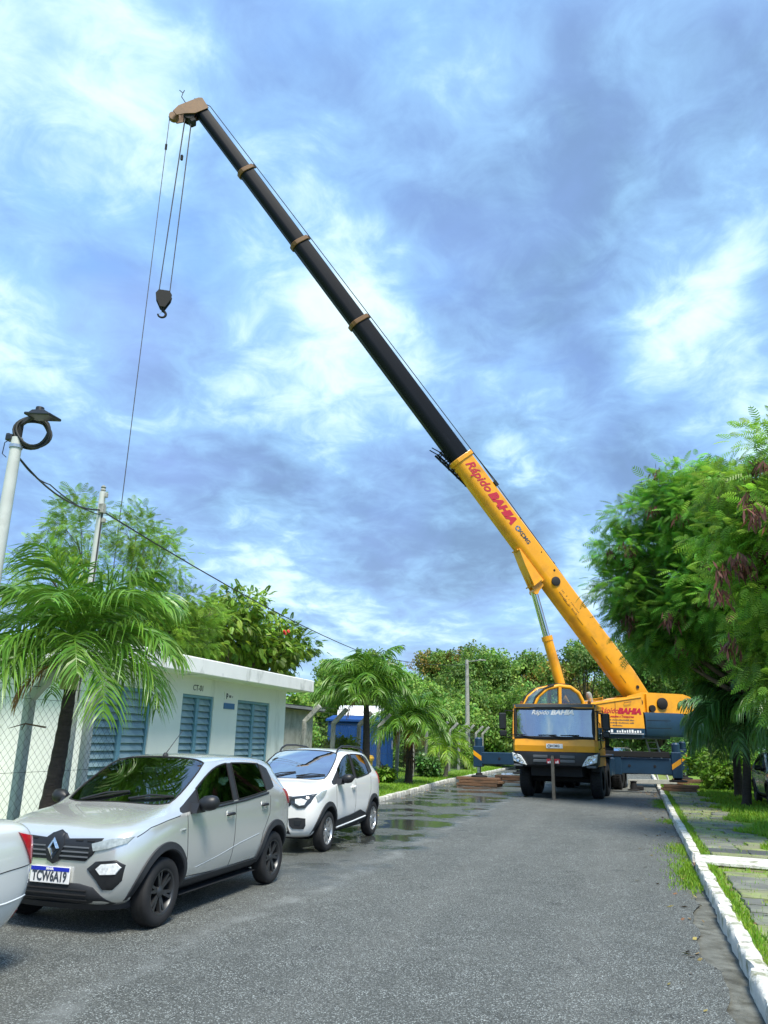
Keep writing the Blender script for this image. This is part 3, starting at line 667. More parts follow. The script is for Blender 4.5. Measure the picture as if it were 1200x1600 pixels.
def palm(base, top, label, size=1.9, n=15, m='leaf_palm', trunk_m='palm_bark', r0=.10, shaft=.5, leaf=.5, seed=1, spear=True, low=-1.1, group=None, skirt=False, dead=0, wd=.034, hang=1.0, shaft_m='crownshaft'):
    r_ = random.Random(seed); base, top = Vector(base), Vector(top); t = thing('palm_tree', base, label, 'palm tree', group=group); d = top-base
    pts, rs = [], []
    for i in range(22):
        s = i/21; q = d*s+Vector((math.sin(s*3)*.03, math.sin(s*2.2)*.04, 0)); pts.append(q); rs.append(r0*(1.25-.5*s)*(1.0+(.08 if i % 2 else 0)) if i else r0*1.6)
    MB().tube(pts, rs, 12).build('trunk', trunk_m, t, smooth=50)
    if shaft:
        q = []; rr = []
        for i in range(8):
            s = i/7; q.append(d+Vector((0, 0, -shaft*.05+shaft*s))); rr.append(r0*(1.02+.35*math.sin(math.pi*min(1, s*1.1))*(1-s)+.1-.45*s))
        MB().tube(q, rr, 12).build('crown_shaft', shaft_m, t, smooth=60)
    c = d+Vector((0, 0, shaft*.85))
    for i in range(n):
        s = (i+.5)/n; e0 = R(78)-s*R(75)+r_.uniform(-.12, .12); e1 = e0-R(70)-R(52)*s**.7+r_.uniform(-.2, .2); e1 = max(e1, low-.35)
        v = i % 6; key = (size, round(e0, 1), v, leaf)
        me = frond_mesh((seed, i), m, L_=size*r_.uniform(.85, 1.1), e0=e0, e1=e1, leaf=leaf, seed=seed*50+i, wd=wd, hang=hang)
        o = link('frond', me, None, t); o.location = c+Vector((0, 0, -.10*s)); o.rotation_euler = (r_.uniform(-.2, .2), 0, i*2.39996+r_.uniform(-.25, .25))
    if spear:
        for k in range(3):
            me = frond_mesh((seed, 'sp', k), 'leaf_lime', L_=size*(.62-.1*k), e0=R(86), e1=R(70-8*k), leaf=leaf*.55, seed=seed+900+k, wd=wd*.8, spread=.42, hang=.15, n=26)
            o = link('frond', me, None, t); o.location = c; o.rotation_euler = (0, 0, k*2.1+seed)
    for k in range(dead):
        me = frond_mesh((seed, 'dead', k), 'frond_dead', L_=size*.6, e0=R(-20), e1=R(-88), leaf=leaf*.5, seed=seed+700+k, wd=wd*.7, hang=1.6, n=22); o = link('frond', me, None, t); o.location = c+Vector((0, 0, -.15)); o.rotation_euler = (.2, 0, 3.9+k*1.7); tag(o, 'dry brown hanging frond')
    if skirt:
        b = MB()
        for k in range(40):
            a = r_.uniform(0, 6.28); z = r_.uniform(-1.0, .15); x = Vector((math.cos(a), math.sin(a), 0)); p0 = d+x*r0*.8+Vector((0, 0, z)); b.tube([p0, p0+x*.10+Vector((0, 0, -.12)), p0+x*r_.uniform(.08, .2)+Vector((0, 0, -r_.uniform(.35, .6)))], [.018, .014, .004], 4)
        b.build('dry_fibre', 'fibre_brown', t)
    return t
PG = 'palms planted along the left verge'
big = palm((-6.9, 8.36, .12), (-6.92, 8.58, 2.25), 'large dark-trunked palm with drooping fronds between fence and silver hatchback', size=1.62, n=27, r0=.095, shaft=.62, leaf=.58, seed=3, m='leaf_palm', wd=.034, hang=.95, dead=1)
b = MB(); b.tube([(-.05, -.06, 1.62), (-.25, -.2, 1.66), (-.42, -.28, 1.6)], [.012, .009, .004], 5); b.tube([(-.25, -.2, 1.66), (-.33, -.16, 1.58)], [.008, .003], 5); b.build('dry_twig', 'fibre_brown', big)
palm((-7.8, 23.6, .14), (-7.85, 23.7, 2.75), 'palm with broad dark fronds standing behind the white hatchback', size=1.75, n=26, r0=.11, shaft=.55, leaf=.62, wd=.046, dead=1, low=-.55, seed=5, m='leaf_palm', group=PG, hang=1.1)
p3_ = palm((-7.85, 28.9, .14), (-7.8, 28.8, 1.95), 'palm with shaggy brown trunk and orange dead fibres before the fence', size=1.75, n=24, r0=.12, shaft=.5, leaf=.62, wd=.046, dead=2, low=-.75, seed=9, m='leaf_palm', group=PG, skirt=True, hang=1.1)
b = MB()
for k in range(46):
    a = rnd.uniform(0, 6.28); x = Vector((math.cos(a)*.20+.12, math.sin(a)*.20-.15, rnd.uniform(1.75, 2.0))); b.tube([x, x+Vector((rnd.uniform(-.06, .1), rnd.uniform(-.08, .04), -.25)), x+Vector((rnd.uniform(-.05, .12), rnd.uniform(-.1, .04), -rnd.uniform(.5, .75)))], [.014, .012, .003], 4)
tag(b.build('dead_flower_stalk', 'fibre', p3_), 'orange dead flower stalks hanging below the crown')
palm((-7.9, 35.4, .15), (-7.85, 35.3, 1.1), 'small lime green palm left of the outrigger', size=1.5, n=14, r0=.08, shaft=.3, leaf=.5, seed=12, m='leaf_lime', group=PG, trunk_m='palm_bark_grey')
RG = 'dark palms on the right grass'
palm((3.0, 24.5, .12), (3.15, 24.4, 2.15), 'dark drooping palm on the right grass, nearest the pavement', size=1.75, n=30, r0=.10, shaft=.35, leaf=.72, seed=15, m='leaf_palm_dark', group=RG, spear=False, hang=1.5, wd=.052)
palm((3.35, 29.0, .12), (3.35, 28.9, 2.0), 'dark drooping palm behind the nearest right palm, by the outrigger', size=1.8, n=28, r0=.12, shaft=.35, leaf=.72, seed=18, m='leaf_palm_dark', group=RG, spear=False, hang=1.5, wd=.052)
palm((4.6, 22.3, .12), (4.6, 22.2, 2.6), 'dark palm at the right picture edge under the tall feathery tree', size=2.1, n=26, r0=.11, shaft=.4, leaf=.72, seed=21, m='leaf_palm_dark', group=RG, spear=False, hang=1.4, wd=.052)

# ---- broadleaf and feathery trees
def tpl_fern(k=6, L_=.36, w_=.22):
    V, F = [], []
    def q(a, b, c, d): i = len(V); V.extend((a, b, c, d)); F.append((i, i+1, i+2, i+3))
    for j in range(k):
        s = (j+.6)/k; x = L_*s; z = -.22*L_*s*s*1.6; l = w_*(.55+.6*math.sin(math.pi*min(1, s*.9+.1)))*.5; h = L_/k*.27
        for sd_ in (-1, 1): q((x-h, 0, z), (x+h, 0, z-.004), (x+h*1.1+l*.35, sd_*l, z-l*.42), (x-h*.3+l*.35, sd_*l, z-l*.38))
    q((L_-.02, -.012, -.36*L_), (L_-.02, .012, -.36*L_), (L_+.05, .006, -.44*L_), (L_+.05, -.006, -.44*L_))
    return np.array(V), np.array(F)
def tpl_clump(k=7, sp=.22, l=.17, w_=.085, seed=1):
    r_ = np.random.default_rng(seed); V, F = [], []
    for j in range(k):
        p = r_.normal(0, sp*.45, 3); d = r_.normal(0, 1, 3)+np.array([.5, 0, -.15]); d /= np.linalg.norm(d); n = r_.normal(0, .6, 3)+np.array([.2, 0, 1.]); s = np.cross(d, n); s /= np.linalg.norm(s)
        i = len(V); V.extend((p-s*w_*.15, p+d*l*.5-s*w_*.5, p+d*l, p+d*l*.45+s*w_*.5)); F.append((i, i+1, i+2, i+3))
    return np.array(V), np.array(F)
def tpl_whorl(k=9, l=.34, w_=.10):
    """drooping compound leaf: long leaflets fanned along a stalk"""
    V, F = [], []
    for j in range(k):
        s = j/(k-1); x = .05+.30*s
        for sd_ in (-1, 1):
            a = .9-.5*s; d = np.array([math.cos(a), sd_*math.sin(a), -.35]); ln = l*.55*(1-.35*abs(s-.4)); o = np.array([x, 0, -.12*s*s]); n = np.array([-math.sin(a), sd_*math.cos(a), 0])*w_*.32
            i = len(V); V.extend((o, o+d*ln*.5-n, o+d*ln, o+d*ln*.5+n)); F.append((i, i+1, i+2, i+3))
    return np.array(V), np.array(F)
def place(tplVF, P, D, scale, droop, seed):
    """copy a template to every anchor P, pointing along D tipped down by droop"""
    r_ = np.random.default_rng(seed); V, F = tplVF; n = len(P); D = D.copy(); D[:, 2] -= droop; D += r_.normal(0, .30, D.shape); D /= np.linalg.norm(D, axis=1)[:, None]
    U = np.zeros_like(D); U[:, 2] = 1; U += r_.normal(0, .35, U.shape); Y = np.cross(U, D); Y /= np.maximum(1e-6, np.linalg.norm(Y, axis=1))[:, None]; Z = np.cross(D, Y)
    sc = scale*r_.uniform(.7, 1.3, n); M = np.stack([D, Y, Z], 2)*sc[:, None, None]
    W = np.einsum('nij,vj->nvi', M, V)+P[:, None, :]; k = len(V)
    FF = (F[None]+(np.arange(n)*k)[:, None, None]).reshape(-1, F.shape[1]); return W.reshape(-1, 3), FF, k
def lobes_sample(lobes, n, seed, inner=.45, clus=1, csz=.2):
    r_ = np.random.default_rng(seed); wts = np.array([l[3]*l[4]+l[4]*l[5]+l[3]*l[5] for l in lobes]); cnt = (wts/wts.sum()*n/clus).astype(int); P, D, I = [], [], []
    for li, (l, c) in enumerate(zip(lobes, cnt)):
        d = r_.normal(0, 1, (c, 3)); d /= np.linalg.norm(d, axis=1)[:, None]
        # ragged outline: radius follows a few random bumps, with bald patches between them
        B_ = r_.normal(0, 1, (9, 3)); B_ /= np.linalg.norm(B_, axis=1)[:, None]; bump = np.max(d @ B_.T, 1)
        rad = (inner+(1-inner)*r_.uniform(0, 1, c)**.55)*(.72+.42*np.clip((bump-.35)/.65, 0, 1)); keep = r_.uniform(0, 1, c) < .25+.95*np.clip((bump-.3)/.5, 0, 1)
        R_ = np.array(l[3:6]); pp, dd = (np.array(l[:3])+d*rad[:, None]*R_)[keep], d[keep]
        if clus > 1: pp = np.repeat(pp, clus, 0); dd = np.repeat(dd, clus, 0); g_ = r_.normal(0, 1, pp.shape); pp = pp+g_*csz*np.array([1, 1, .45]); dd = dd+g_*.9
        P.append(pp); D.append(dd); I.append(np.full(len(pp), li))
    return np.concatenate(P), np.concatenate(D), np.concatenate(I)
TPL = {'fern': tpl_fern(), 'clump': tpl_clump(), 'whorl': tpl_whorl(), 'clump_far': tpl_clump(6, .42, .36, .20, 4)}
def tree(name, base, label, lobes, n, tpl, m, scale=1., droop=.3, seed=1, trunk_r=.16, split=.35, group=None, tcol=((.7, 1.3), (.85, 1.25)), pods=0, cat='tree', twigs=5, browns=0., clus=1, csz=.2):
    base = Vector(base); t = thing(name, base, label, cat, group=group); r_ = random.Random(seed); bv = np.array(base)
    P, D, I = lobes_sample(lobes, n, seed, clus=clus, csz=csz); V, F, k = place(TPL[tpl], P, D, scale, droop, seed+1); g = np.random.default_rng(seed+2)
    lt = g.uniform(.78, 1.2, len(lobes))[I]; br = g.uniform(*tcol[0], len(P))*lt*np.repeat(g.uniform(.55, 1.45, len(P)//clus+1), clus)[:len(P)]; hue = g.uniform(*tcol[1], len(P)); tint = np.c_[br*hue, br, br*g.uniform(.6, 1.2, len(P))]
    if browns:
        bm_ = g.uniform(0, 1, len(lobes)); isb = (bm_ < browns)[I] & (g.uniform(0, 1, len(P)) < .75); tint[isb] *= np.array([1.75, .82, 1.0])
    crown = bulk('crown', V-bv, F, m, t, tint=np.repeat(tint, k, 0))
    # trunk and limbs
    b = MB(); cen = Vector(np.mean([l[:3] for l in lobes], 0))-base; low = min(l[2]-l[5]*.3 for l in lobes)-base.z; top = Vector((cen.x*.35, cen.y*.35, max(.6, low*split*2 if low > 0 else 1)))
    b.tube([Vector((0, 0, -.1)), top*.35+Vector((r_.uniform(-.1, .1), r_.uniform(-.1, .1), 0)), top], [trunk_r*1.25, trunk_r, trunk_r*.8], 10)
    for l in lobes:
        e = Vector(l[:3])-base; mid = top.lerp(e, .5)+Vector((r_.uniform(-.2, .2), r_.uniform(-.2, .2), r_.uniform(0, .35))); b.tube([top*.97, mid, e], [trunk_r*.55, trunk_r*.38, trunk_r*.16], 7)
        for q in range(twigs):
            dd = Vector((r_.gauss(0, 1), r_.gauss(0, 1), r_.gauss(.2, .8))).normalized(); tip = e+Vector((dd.x*l[3], dd.y*l[4], dd.z*l[5]))*r_.uniform(.75, .98); s0 = mid.lerp(e, r_.uniform(0, 1)); b.tube([s0, s0.lerp(tip, .5)+Vector((0, 0, .12)), tip], [trunk_r*.14, trunk_r*.09, trunk_r*.03], 5)
    b.build('trunk', 'bark', t, smooth=50)
    if pods:
        vis = np.where((D[:, 1] < -.1*np.linalg.norm(D, axis=1)) & (D[:, 0] < .6))[0]; Pi = P[g.choice(vis, pods)]+np.array([-.06, -.28, -.08]); Vp, Fp, Tp = [], [], []
        for p in Pi:
            cnt = int(g.integers(22, 46))
            for _ in range(cnt):
                o_ = p-bv+g.normal(0, .085, 3); d = np.array([g.normal(0, .35), g.normal(0, .35), -1]); d /= np.linalg.norm(d); s = np.cross(d, g.normal(0, 1, 3)); s /= np.linalg.norm(s); ln = g.uniform(.18, .32)
                i = len(Vp); Vp += [o_-s*.006, o_+d*ln*.5-s*.024, o_+d*ln, o_+d*ln*.5+s*.024]; Fp.append((i, i+1, i+2, i+3)); c_ = g.uniform(.6, 1.7); Tp += [(c_, c_, c_)]*4
        tag(bulk('seed_pods', np.array(Vp), np.array(Fp), 'pod', t, tint=np.array(Tp)), kind='stuff')
    return t
def lob(c, r, k, sp, seed, zflat=.8):
    """k overlapping lobes spread through an ellipsoid"""
    r_ = random.Random(seed); out = []
    for i in range(k):
        d = Vector((r_.gauss(0, 1), r_.gauss(0, 1), r_.gauss(0, 1))).normalized()*r_.uniform(.35, 1)**.5; q = r_.uniform(.75, 1.2)*sp
        out.append((c[0]+d.x*(r[0]-sp*.6), c[1]+d.y*(r[1]-sp*.6), c[2]+d.z*(r[2]-sp*.6*zflat), q, q, q*zflat))
    return out
# tall feathery tree leaning over the crane's tail
tree('feathery_tree', (4.9, 23.5, .1), 'tall feathery green tree with brown pods leaning over the crane tail', lob((3.4, 23.6, 6.6), (3.4, 2.8, 3.0), 20, 1.25, 3)+[(.15, 23.2, 6.1, .8, .9, .55), (.75, 23.6, 5.1, .95, 1, .6), (.25, 23.2, 7.2, .75, .8, .5), (.9, 23.2, 8.2, 1.0, .9, .6), (1.9, 23.0, 9.0, 1.0, .9, .7), (1.15, 23.8, 4.3, .8, .9, .5), (.6, 23.4, 5.7, .85, .8, .55), (1.3, 23.5, 6.3, 1.2, 1, .9), (1.5, 23.5, 5.0, 1.1, 1, .9), (1.2, 23.4, 7.4, 1.1, 1, .7), (2.7, 25.0, 3.9, .9, .9, .6), (3.5, 24.6, 3.6, 1.0, .9, .6), (2.2, 25.6, 4.7, .9, .9, .6)], 30000, 'fern', 'leaf_fern', .78, .35, 31, .17, pods=40, tcol=((.75, 1.35), (.7, 1.2)), twigs=8, clus=10, csz=.20)
tree('feathery_tree', (5.6, 15.2, .1), 'nearer feathery tree with bright leaves and dark pod clusters at the right edge', lob((3.75, 15.6, 5.4), (1.65, 2.2, 2.3), 16, .80, 8)+[(2.3, 15.4, 6.5, .6, .6, .45), (2.1, 15.6, 5.6, .55, .6, .45), (2.4, 15.2, 4.4, .6, .6, .5), (2.6, 15.4, 3.5, .6, .6, .5), (3.2, 15.2, 7.1, .8, .7, .5), (2.75, 15.4, 2.75, .55, .6, .5), (3.2, 15.6, 2.5, .6, .6, .5), (2.45, 15.6, 3.3, .45, .5, .45), (3.0, 15.3, 3.6, .6, .6, .5), (2.2, 15.5, 5.0, .5, .5, .4)], 17000, 'fern', 'leaf_fern', .64, .45, 37, .13, pods=70, tcol=((.9, 1.5), (1.0, 1.5)), clus=10, csz=.16)
# behind the white building
tree('broad_tree', (-13.0, 24.5, .2), 'green tree with layered drooping leaves behind the flat roof', [(-13.2, 24.2, 5.0, 1.5, 1.4, .9), (-12.6, 25.6, 4.7, 1.3, 1.3, .9), (-12.4, 23.0, 5.6, 1.0, 1.0, .6), (-12.9, 24.6, 6.2, .9, .9, .55), (-12.6, 26.8, 5.6, .9, .9, .5), (-12.2, 27.4, 5.0, 1.0, .9, .6), (-12.8, 28.2, 5.0, .8, .8, .5), (-13.4, 21.8, 4.9, 1.4, 1.2, .9), (-13.4, 20.3, 4.4, 1.3, 1.3, .9), (-13, 27, 4.2, 1.2, 1.2, .7)], 6200, 'whorl', 'leaf_tree', .60, .45, 41, .15, tcol=((1.0, 1.6), (1.0, 1.5)), clus=8, csz=.17)
tree('wispy_tree', (-11.5, 15.5, .2), 'sparse light green tree with thin upright twigs behind the big palm', [(-11.8, 14.2, 6.0, .7, .7, .9), (-11.2, 15.6, 6.3, .6, .6, .8), (-11.3, 16.8, 6.0, .7, .7, .8), (-11.6, 15.6, 4.6, 1.1, 1.2, .9), (-11.1, 17.9, 5.0, .7, .7, .6), (-10.9, 19.2, 5.0, .35, .35, .3), (-11.9, 13.6, 5.0, .7, .8, .8), (-11.3, 18.4, 4.3, 1.0, 1.0, .7), (-11.6, 17.0, 4.2, 1.1, 1.1, .7)], 7000, 'fern', 'leaf_tree', .52, .3, 43, .09, tcol=((.9, 1.6), (1.0, 1.35)), twigs=8, clus=7, csz=.13)
b = MB()
for k, (px, pz) in enumerate(((0, 0),)):
    for q in range(3): b.lathe([(0, 0), (.05, .02), (.07, .08), (0, .1)], o=(-11.3+px+rnd.uniform(-.1, .1), 24.8+q*.06, 5.2+pz+rnd.uniform(-.08, .08)), ax=(1, rnd.uniform(-.5, .5), .3), n=6)
tag(b.build('flower_cluster', 'flower_red'), 'red blossom cluster showing in the tree behind the flat roof', 'flower')
FG = 'trees beyond the fence and crane'
far = [(-21, 42, 5.2, 'light green bushy tree right of the white building roof', (1.0, 1.5), 0), (-16.5, 46, 5.0, 'pale green tree behind the blue cabin', (.95, 1.45), 0), (-26, 36, 5.6, 'yellow green tree low behind the building roof end', (1.1, 1.6), 0),
       (-19, 60, 7.4, 'mid green tree left of the grey utility pole, above the palms', (.8, 1.25), 0), (-14.6, 63, 8.8, 'tall olive tree with sparse top behind the grey utility pole', (.75, 1.2), .2), (-10.5, 60, 7.6, 'dense green tree just right of the grey utility pole', (.8, 1.25), .1),
       (-6.6, 63, 8.2, 'tree with rusty brown foliage left of the boom cylinder', (.7, 1.1), .8), (-2.6, 58, 8.6, 'green tree between boom cylinder and boom', (.75, 1.2), .1), (2.0, 56, 8.6, 'green tree right of the boom foot', (.7, 1.1), 0), (6.5, 52, 8.5, 'dark green tree behind the crane tail', (.6, 1.0), 0), (10.5, 46, 8.5, 'dark green tree behind the right palms', (.6, 1.0), 0), (12, 36, 7.5, 'shaded tree behind the feathery tree at right', (.6, 1.0), 0),
       (-24, 66, 7.5, 'hazy green tree farthest left behind the palms', (.85, 1.3), 0), (-8.2, 53, 5.0, 'low bright tree behind the left outrigger', (.9, 1.35), 0), (-12.5, 50, 5.2, 'low leafy tree behind the small lime palm', (.95, 1.4), 0), (-4, 70, 6.5, 'leafy tree directly behind the crane cab', (.75, 1.2), .2), (2.8, 66, 5, 'low tree closing the road behind the crane', (.7, 1.1), 0)]
for i, (x, y, h, lb, tc_, br) in enumerate(far):
    h *= 1.10 if y > 51 else 1.0; tree('distant_tree', (x, y, .1), lb, lob((x, y, h*.55), (3.9, 2.4, h*.50), 22, 1.25, 100+i, .75), 5600, 'clump_far', 'leaf_far', .62, .1, 200+i, .16, group=FG, tcol=(tc_, (.8, 1.35)), twigs=2, browns=br, clus=5, csz=.32)
# shrubs along the fence and under the right trees
def shrub(x, y, z, r, h, lb, n=420, m='leaf_tree', tc_=((.7, 1.3), (.9, 1.3)), seed=1, tp='clump'):
    return tree('shrub', (x, y, z), lb, lob((x, y, z+h*.5), (r, r, h*.5), 5, r*.6, seed, .8), n, tp, m, 1.0, .0, seed, .03, cat='shrub', tcol=tc_, twigs=2)
shrub(-8.9, 24.3, .2, .8, 1.5, 'dry olive creeper climbing the fence right of the building', 700, tc_=((.8, 1.3), (1.3, 1.8)), seed=301)
shrub(-9.1, 25.0, .2, .3, 1.1, 'green creeper with small leaves beside the blue cabin', 260, seed=302)
shrub(-8.5, 34.0, .15, .55, .8, 'round dark green bush at the fence foot left of the lime palm', 420, 'leaf_palm_dark', seed=303)
shrub(-8.6, 28.2, .15, .35, .45, 'low weed clump at the foot of the white fence post', 260, seed=304)
shrub(5.0, 27.5, .1, 1.0, 1.0, 'dry yellowish scrub on the right grass behind the palm trunk', 700, tc_=((.8, 1.4), (1.3, 1.8)), seed=305)
shrub(3.3, 33.0, .1, 1.2, 1.7, 'leafy bush at the right of the front outrigger', 900, seed=306)
shrub(4.6, 37, .1, 1.8, 2.6, 'tall leafy bush behind the right outrigger jack', 1200, 'leaf_palm_dark', seed=307, tc_=((.9, 1.6), (.9, 1.3)))
shrub(2.8, 48, .1, 2.0, 2.8, 'dark hedge bush seen under the crane body', 1200, 'leaf_palm_dark', seed=308, tc_=((.9, 1.6), (.9, 1.3)))
shrub(-9.5, 44, .2, 1.2, 1.6, 'green bush behind the fence right of the lime palm', 900, seed=309)
shrub(-10, 38, .2, 1.4, 2.0, 'leafy green bush behind the fence between the palms', 1000, seed=310)
# ------------------------------------------------------------------ truck crane
mat('crane_yellow', (.84, .36, .010), .38, vary=.10, vscale=1.2, coat=.3, color2=(.52, .225, .016), cscale=1.7, cramp=(.48, .82), bump=.05, bscale=8)
mat('crane_blue', (.012, .042, .085), .42, vary=.2, vscale=2, color2=(.008, .024, .045), cscale=2, cramp=(.5, .75))
mat('boom_black', (.0022, .004, .0085), .45, spec=.18, vary=.3, vscale=2.5, color2=(.014, .018, .027), cscale=3.5, cramp=(.64, .78), stretch=(.25, 1, 1))
mat('collar_rust', (.15, .068, .018), .6, vary=.3, vscale=6)
mat('strut_grey', (.13, .115, .09), .7, vary=.3, vscale=6)
mat('chrome', (.72, .74, .76), .16, metal=1.)
mat('grille_grey', (.10, .11, .12), .5)
mat('under_black', (.008, .008, .009), .8)
mat('lens', (.75, .78, .78), .12, coat=.6, vary=.35, vscale=30)
mat('letter_red', (.46, .012, .035), .5)
mat('letter_white', (.82, .82, .82), .5)
mat('plate_red', (.42, .03, .04), .5)
mat('rope', (.045, .045, .05), .6, metal=.4)
mat('seat_dark', (.03, .035, .04), .8)
mat('interior_pale', (.50, .53, .53), .7, vary=.15, vscale=4)
mat('skin', (.25, .13, .085), .6)
mat('shirt_red', (.55, .04, .07), .8)
mat('trousers', (.05, .055, .08), .85)
mat('hair', (.02, .016, .014), .8)
glass_mat('cab_glass', (.75, .86, .86), .40)
glass_mat('op_glass', (.80, .88, .88), .05)
PHI = R(-95)
crane = thing('truck_crane', (-2.15, 27.2, 0), 'yellow and dark blue mobile truck crane with long raised telescopic boom', 'crane', rz=PHI)
Y_, BLU = 'crane_yellow', 'crane_blue'
SY = lambda s, p: [(x, s*y, z) for x, y, z in p]
# --- carrier frame and wheels
MB().box((-5.2, 0, 1.0), (11.4, .95, .5), ch=.03).build('chassis', 'under_black', crane)
MB().box((-5.6, 0, 1.29), (9.0, 2.5, .08), ch=.02).build('deck', BLU, crane)
for s in (-1, 1):
    MB().box((-2.85, s*1.08, .92), (1.25, .5, .62), ch=.04).build('tool_box', BLU, crane)
    MB().box((-8.8, s*1.08, .95), (.9, .5, .55), ch=.04).build('tool_box', BLU, crane)
    MB().box((-.75, s*1.12, 1.30), (3.3, .5, .05), ch=.015).build('mudguard', 'under_black', crane)
    MB().box((-6.7, s*1.12, 1.22), (2.9, .5, .05), ch=.015).build('mudguard', 'under_black', crane)
    MB().box((.98, s*1.2, 1.12), (.10, .26, .55), ch=.02).build('step', 'under_black', crane)
def wheel_parts():
    b = MB(); b.lathe([(.30, -.17), (.44, -.19), (.52, -.16), (.545, -.10), (.545, .10), (.52, .16), (.44, .19), (.30, .17)], ax=(0, 1, 0), n=28)
    for i in range(36):
        a = 2*math.pi*i/36; M = Matrix.Rotation(a, 3, 'Y')
        for sd_ in (-1, 1): b.box(M @ Vector((.545, sd_*.075, 0)), (.03, .10, .045), M=M @ Matrix.Rotation(.3*sd_, 3, 'X'))
    tyre = b.mesh('tyre', 40); tyre.materials.append(MATS['black_rubber'])
    b = MB(); b.lathe([(.31, -.16), (.31, -.05), (.22, .0), (.12, .03), (.12, .12), (.05, .14), (0, .14)], ax=(0, 1, 0), n=24)
    for i in range(8): a = 2*math.pi*i/8; b.lathe([(.018, .0), (.018, .035), (0, .035)], o=(.19*math.cos(a), .01, .19*math.sin(a)), ax=(0, 1, 0), n=6)
    hub = b.mesh('rim', 40); hub.materials.append(MATS['under_black']); return tyre, hub
wt, wh = wheel_parts()
for ax in (0., -1.5, -6.0, -7.4):
    for s in (-1, 1):
        for k in range(1 if ax > -2 else 2):
            tw = bpy.data.objects.new('wheel', wt); col.objects.link(tw); tw.parent = crane; tw.location = (ax, s*(1.13-k*.42), .545); tw.rotation_euler = (0, rnd.uniform(0, 6), 0 if s > 0 else math.pi)
            hw = bpy.data.objects.new('rim', wh); col.objects.link(hw); hw.parent = tw
    MB().tube([(ax, -1, .55), (ax, 1, .55)], .09, 10).build('axle', 'under_black', crane)
# --- driving cab
def slab_yz(b, prof, y0, y1):   # profile in xz pushed along y
    b.prism(prof, y1-y0, M=Matrix(((1, 0, 0), (0, 0, 1), (0, 1, 0))), o=(0, y0, 0))
cab = MB(); cab.loft([[Vector((x, y, z)) for x, y in ((-.78, -1.30), (-.78, 1.30), (1.0, 1.33), (1.16, 1.27), (1.22, 1.1), (1.24, 0), (1.22, -1.1), (1.16, -1.27), (1.0, -1.33))] for z in (2.76, 2.86)]); cab.loft([[Vector((x*.94-.02, y*.94, z)) for x, y in ((-.78, -1.30), (-.78, 1.30), (1.0, 1.33), (1.16, 1.27), (1.22, 1.1), (1.24, 0), (1.22, -1.1), (1.16, -1.27), (1.0, -1.33))] for z in (2.858, 2.90)])
cabr = cab.build('cab_roof', Y_, crane, smooth=35)
MB().loft([[Vector((x+.02, y, z)) for x, y in ((1.10, -1.32), (1.22, -1.13), (1.25, 0), (1.22, 1.13), (1.10, 1.32), (1.02, 1.3), (1.05, 0), (1.02, -1.3))] for z in (2.79, 2.885)]).build('visor', 'grille_grey', cabr, smooth=40)
for s in (-1, 1): MB().lathe([(0, 0), (.055, 0), (.05, .09), (0, .11)], o=(.85, s*1.1, 2.90), n=12).build('marker_lamp', 'collar_rust', cabr, smooth=50)
sh = MB()
def ring_front(z, x, w_):   # plan outline of the nose at a height
    return [Vector(p) for p in ((x-.26, -w_, z), (x-.06, -w_*.93, z), (x, -w_*.68, z), (x+.012, 0, z), (x, w_*.68, z), (x-.06, w_*.93, z), (x-.26, w_, z))]
sh.loft([ring_front(1.42, 1.38, 1.34)+[Vector((-.3, 1.3, 1.42)), Vector((-.3, -1.3, 1.42))], ring_front(1.60, 1.40, 1.35)+[Vector((-.3, 1.3, 1.6)), Vector((-.3, -1.3, 1.6))], ring_front(1.80, 1.33, 1.34)+[Vector((-.3, 1.3, 1.8)), Vector((-.3, -1.3, 1.8))]])
cabf = sh.build('cab_front', Y_, crane, smooth=12)
MB().box((-.76, 0, 1.9), (.06, 2.56, 1.72), ch=.02).build('cab_back', 'interior_pale', crane)
for s in (-1, 1):
    ms = Matrix(((1, 0, 0), (0, 0, 1), (0, 1, 0))); b = MB()
    for poly in ([(1.05, 1.0), (1.05, 1.78), (-.76, 1.78), (-.76, 1.0)], [(1.10, 1.78), (1.27, 1.78), (1.10, 2.77), (.98, 2.77)], [(-.55, 1.79), (-.76, 1.79), (-.76, 2.77), (-.55, 2.77)], [(.98, 2.66), (.98, 2.765), (-.54, 2.765), (-.54, 2.66)]):
        b.prism(poly, .06, M=ms, o=(0, s*1.30-.03, 0))
    dr = b.build('cab_side', Y_, crane)
    MB().prism([(1.10, 1.78), (-.55, 1.78), (-.55, 2.66), (.97, 2.66)], .02, M=ms, o=(0, s*1.30-.01, 0)).build('side_window', 'cab_glass', dr)
    b = MB(); b.tube([(1.085, s*1.335, 1.79), (-.53, s*1.335, 1.79), (-.53, s*1.335, 2.65), (.96, s*1.335, 2.65)], .02, 6, closed=True); b.build('window_seal', 'black_rubber', dr)
    MB().box((-.35, s*1.345, 1.55), (.16, .03, .05), ch=.01).build('handle', 'under_black', dr)
    b = MB(); b.tube([(.9, s*1.34, 1.5), (.9, s*1.40, 1.55), (.9, s*1.40, 2.3), (.9, s*1.34, 2.35)], .018, 6); b.build('grab_rail', 'under_black', dr)
    # mirror arm and heads
    mr_ = MB(); mr_.tube([(1.15, s*1.30, 2.66), (1.28, s*1.55, 2.68), (1.28, s*1.62, 2.2), (1.28, s*1.55, 1.85), (1.12, s*1.3, 1.8)], .018, 6); mo = mr_.build('mirror_arm', 'under_black', crane)
    MB().box((1.29, s*1.64, 2.34), (.12, .23, .52), ch=.035).build('mirror', 'black_plastic', mo); MB().box((1.29, s*1.63, 1.96), (.12, .23, .19), ch=.035).build('mirror', 'black_plastic', mo)
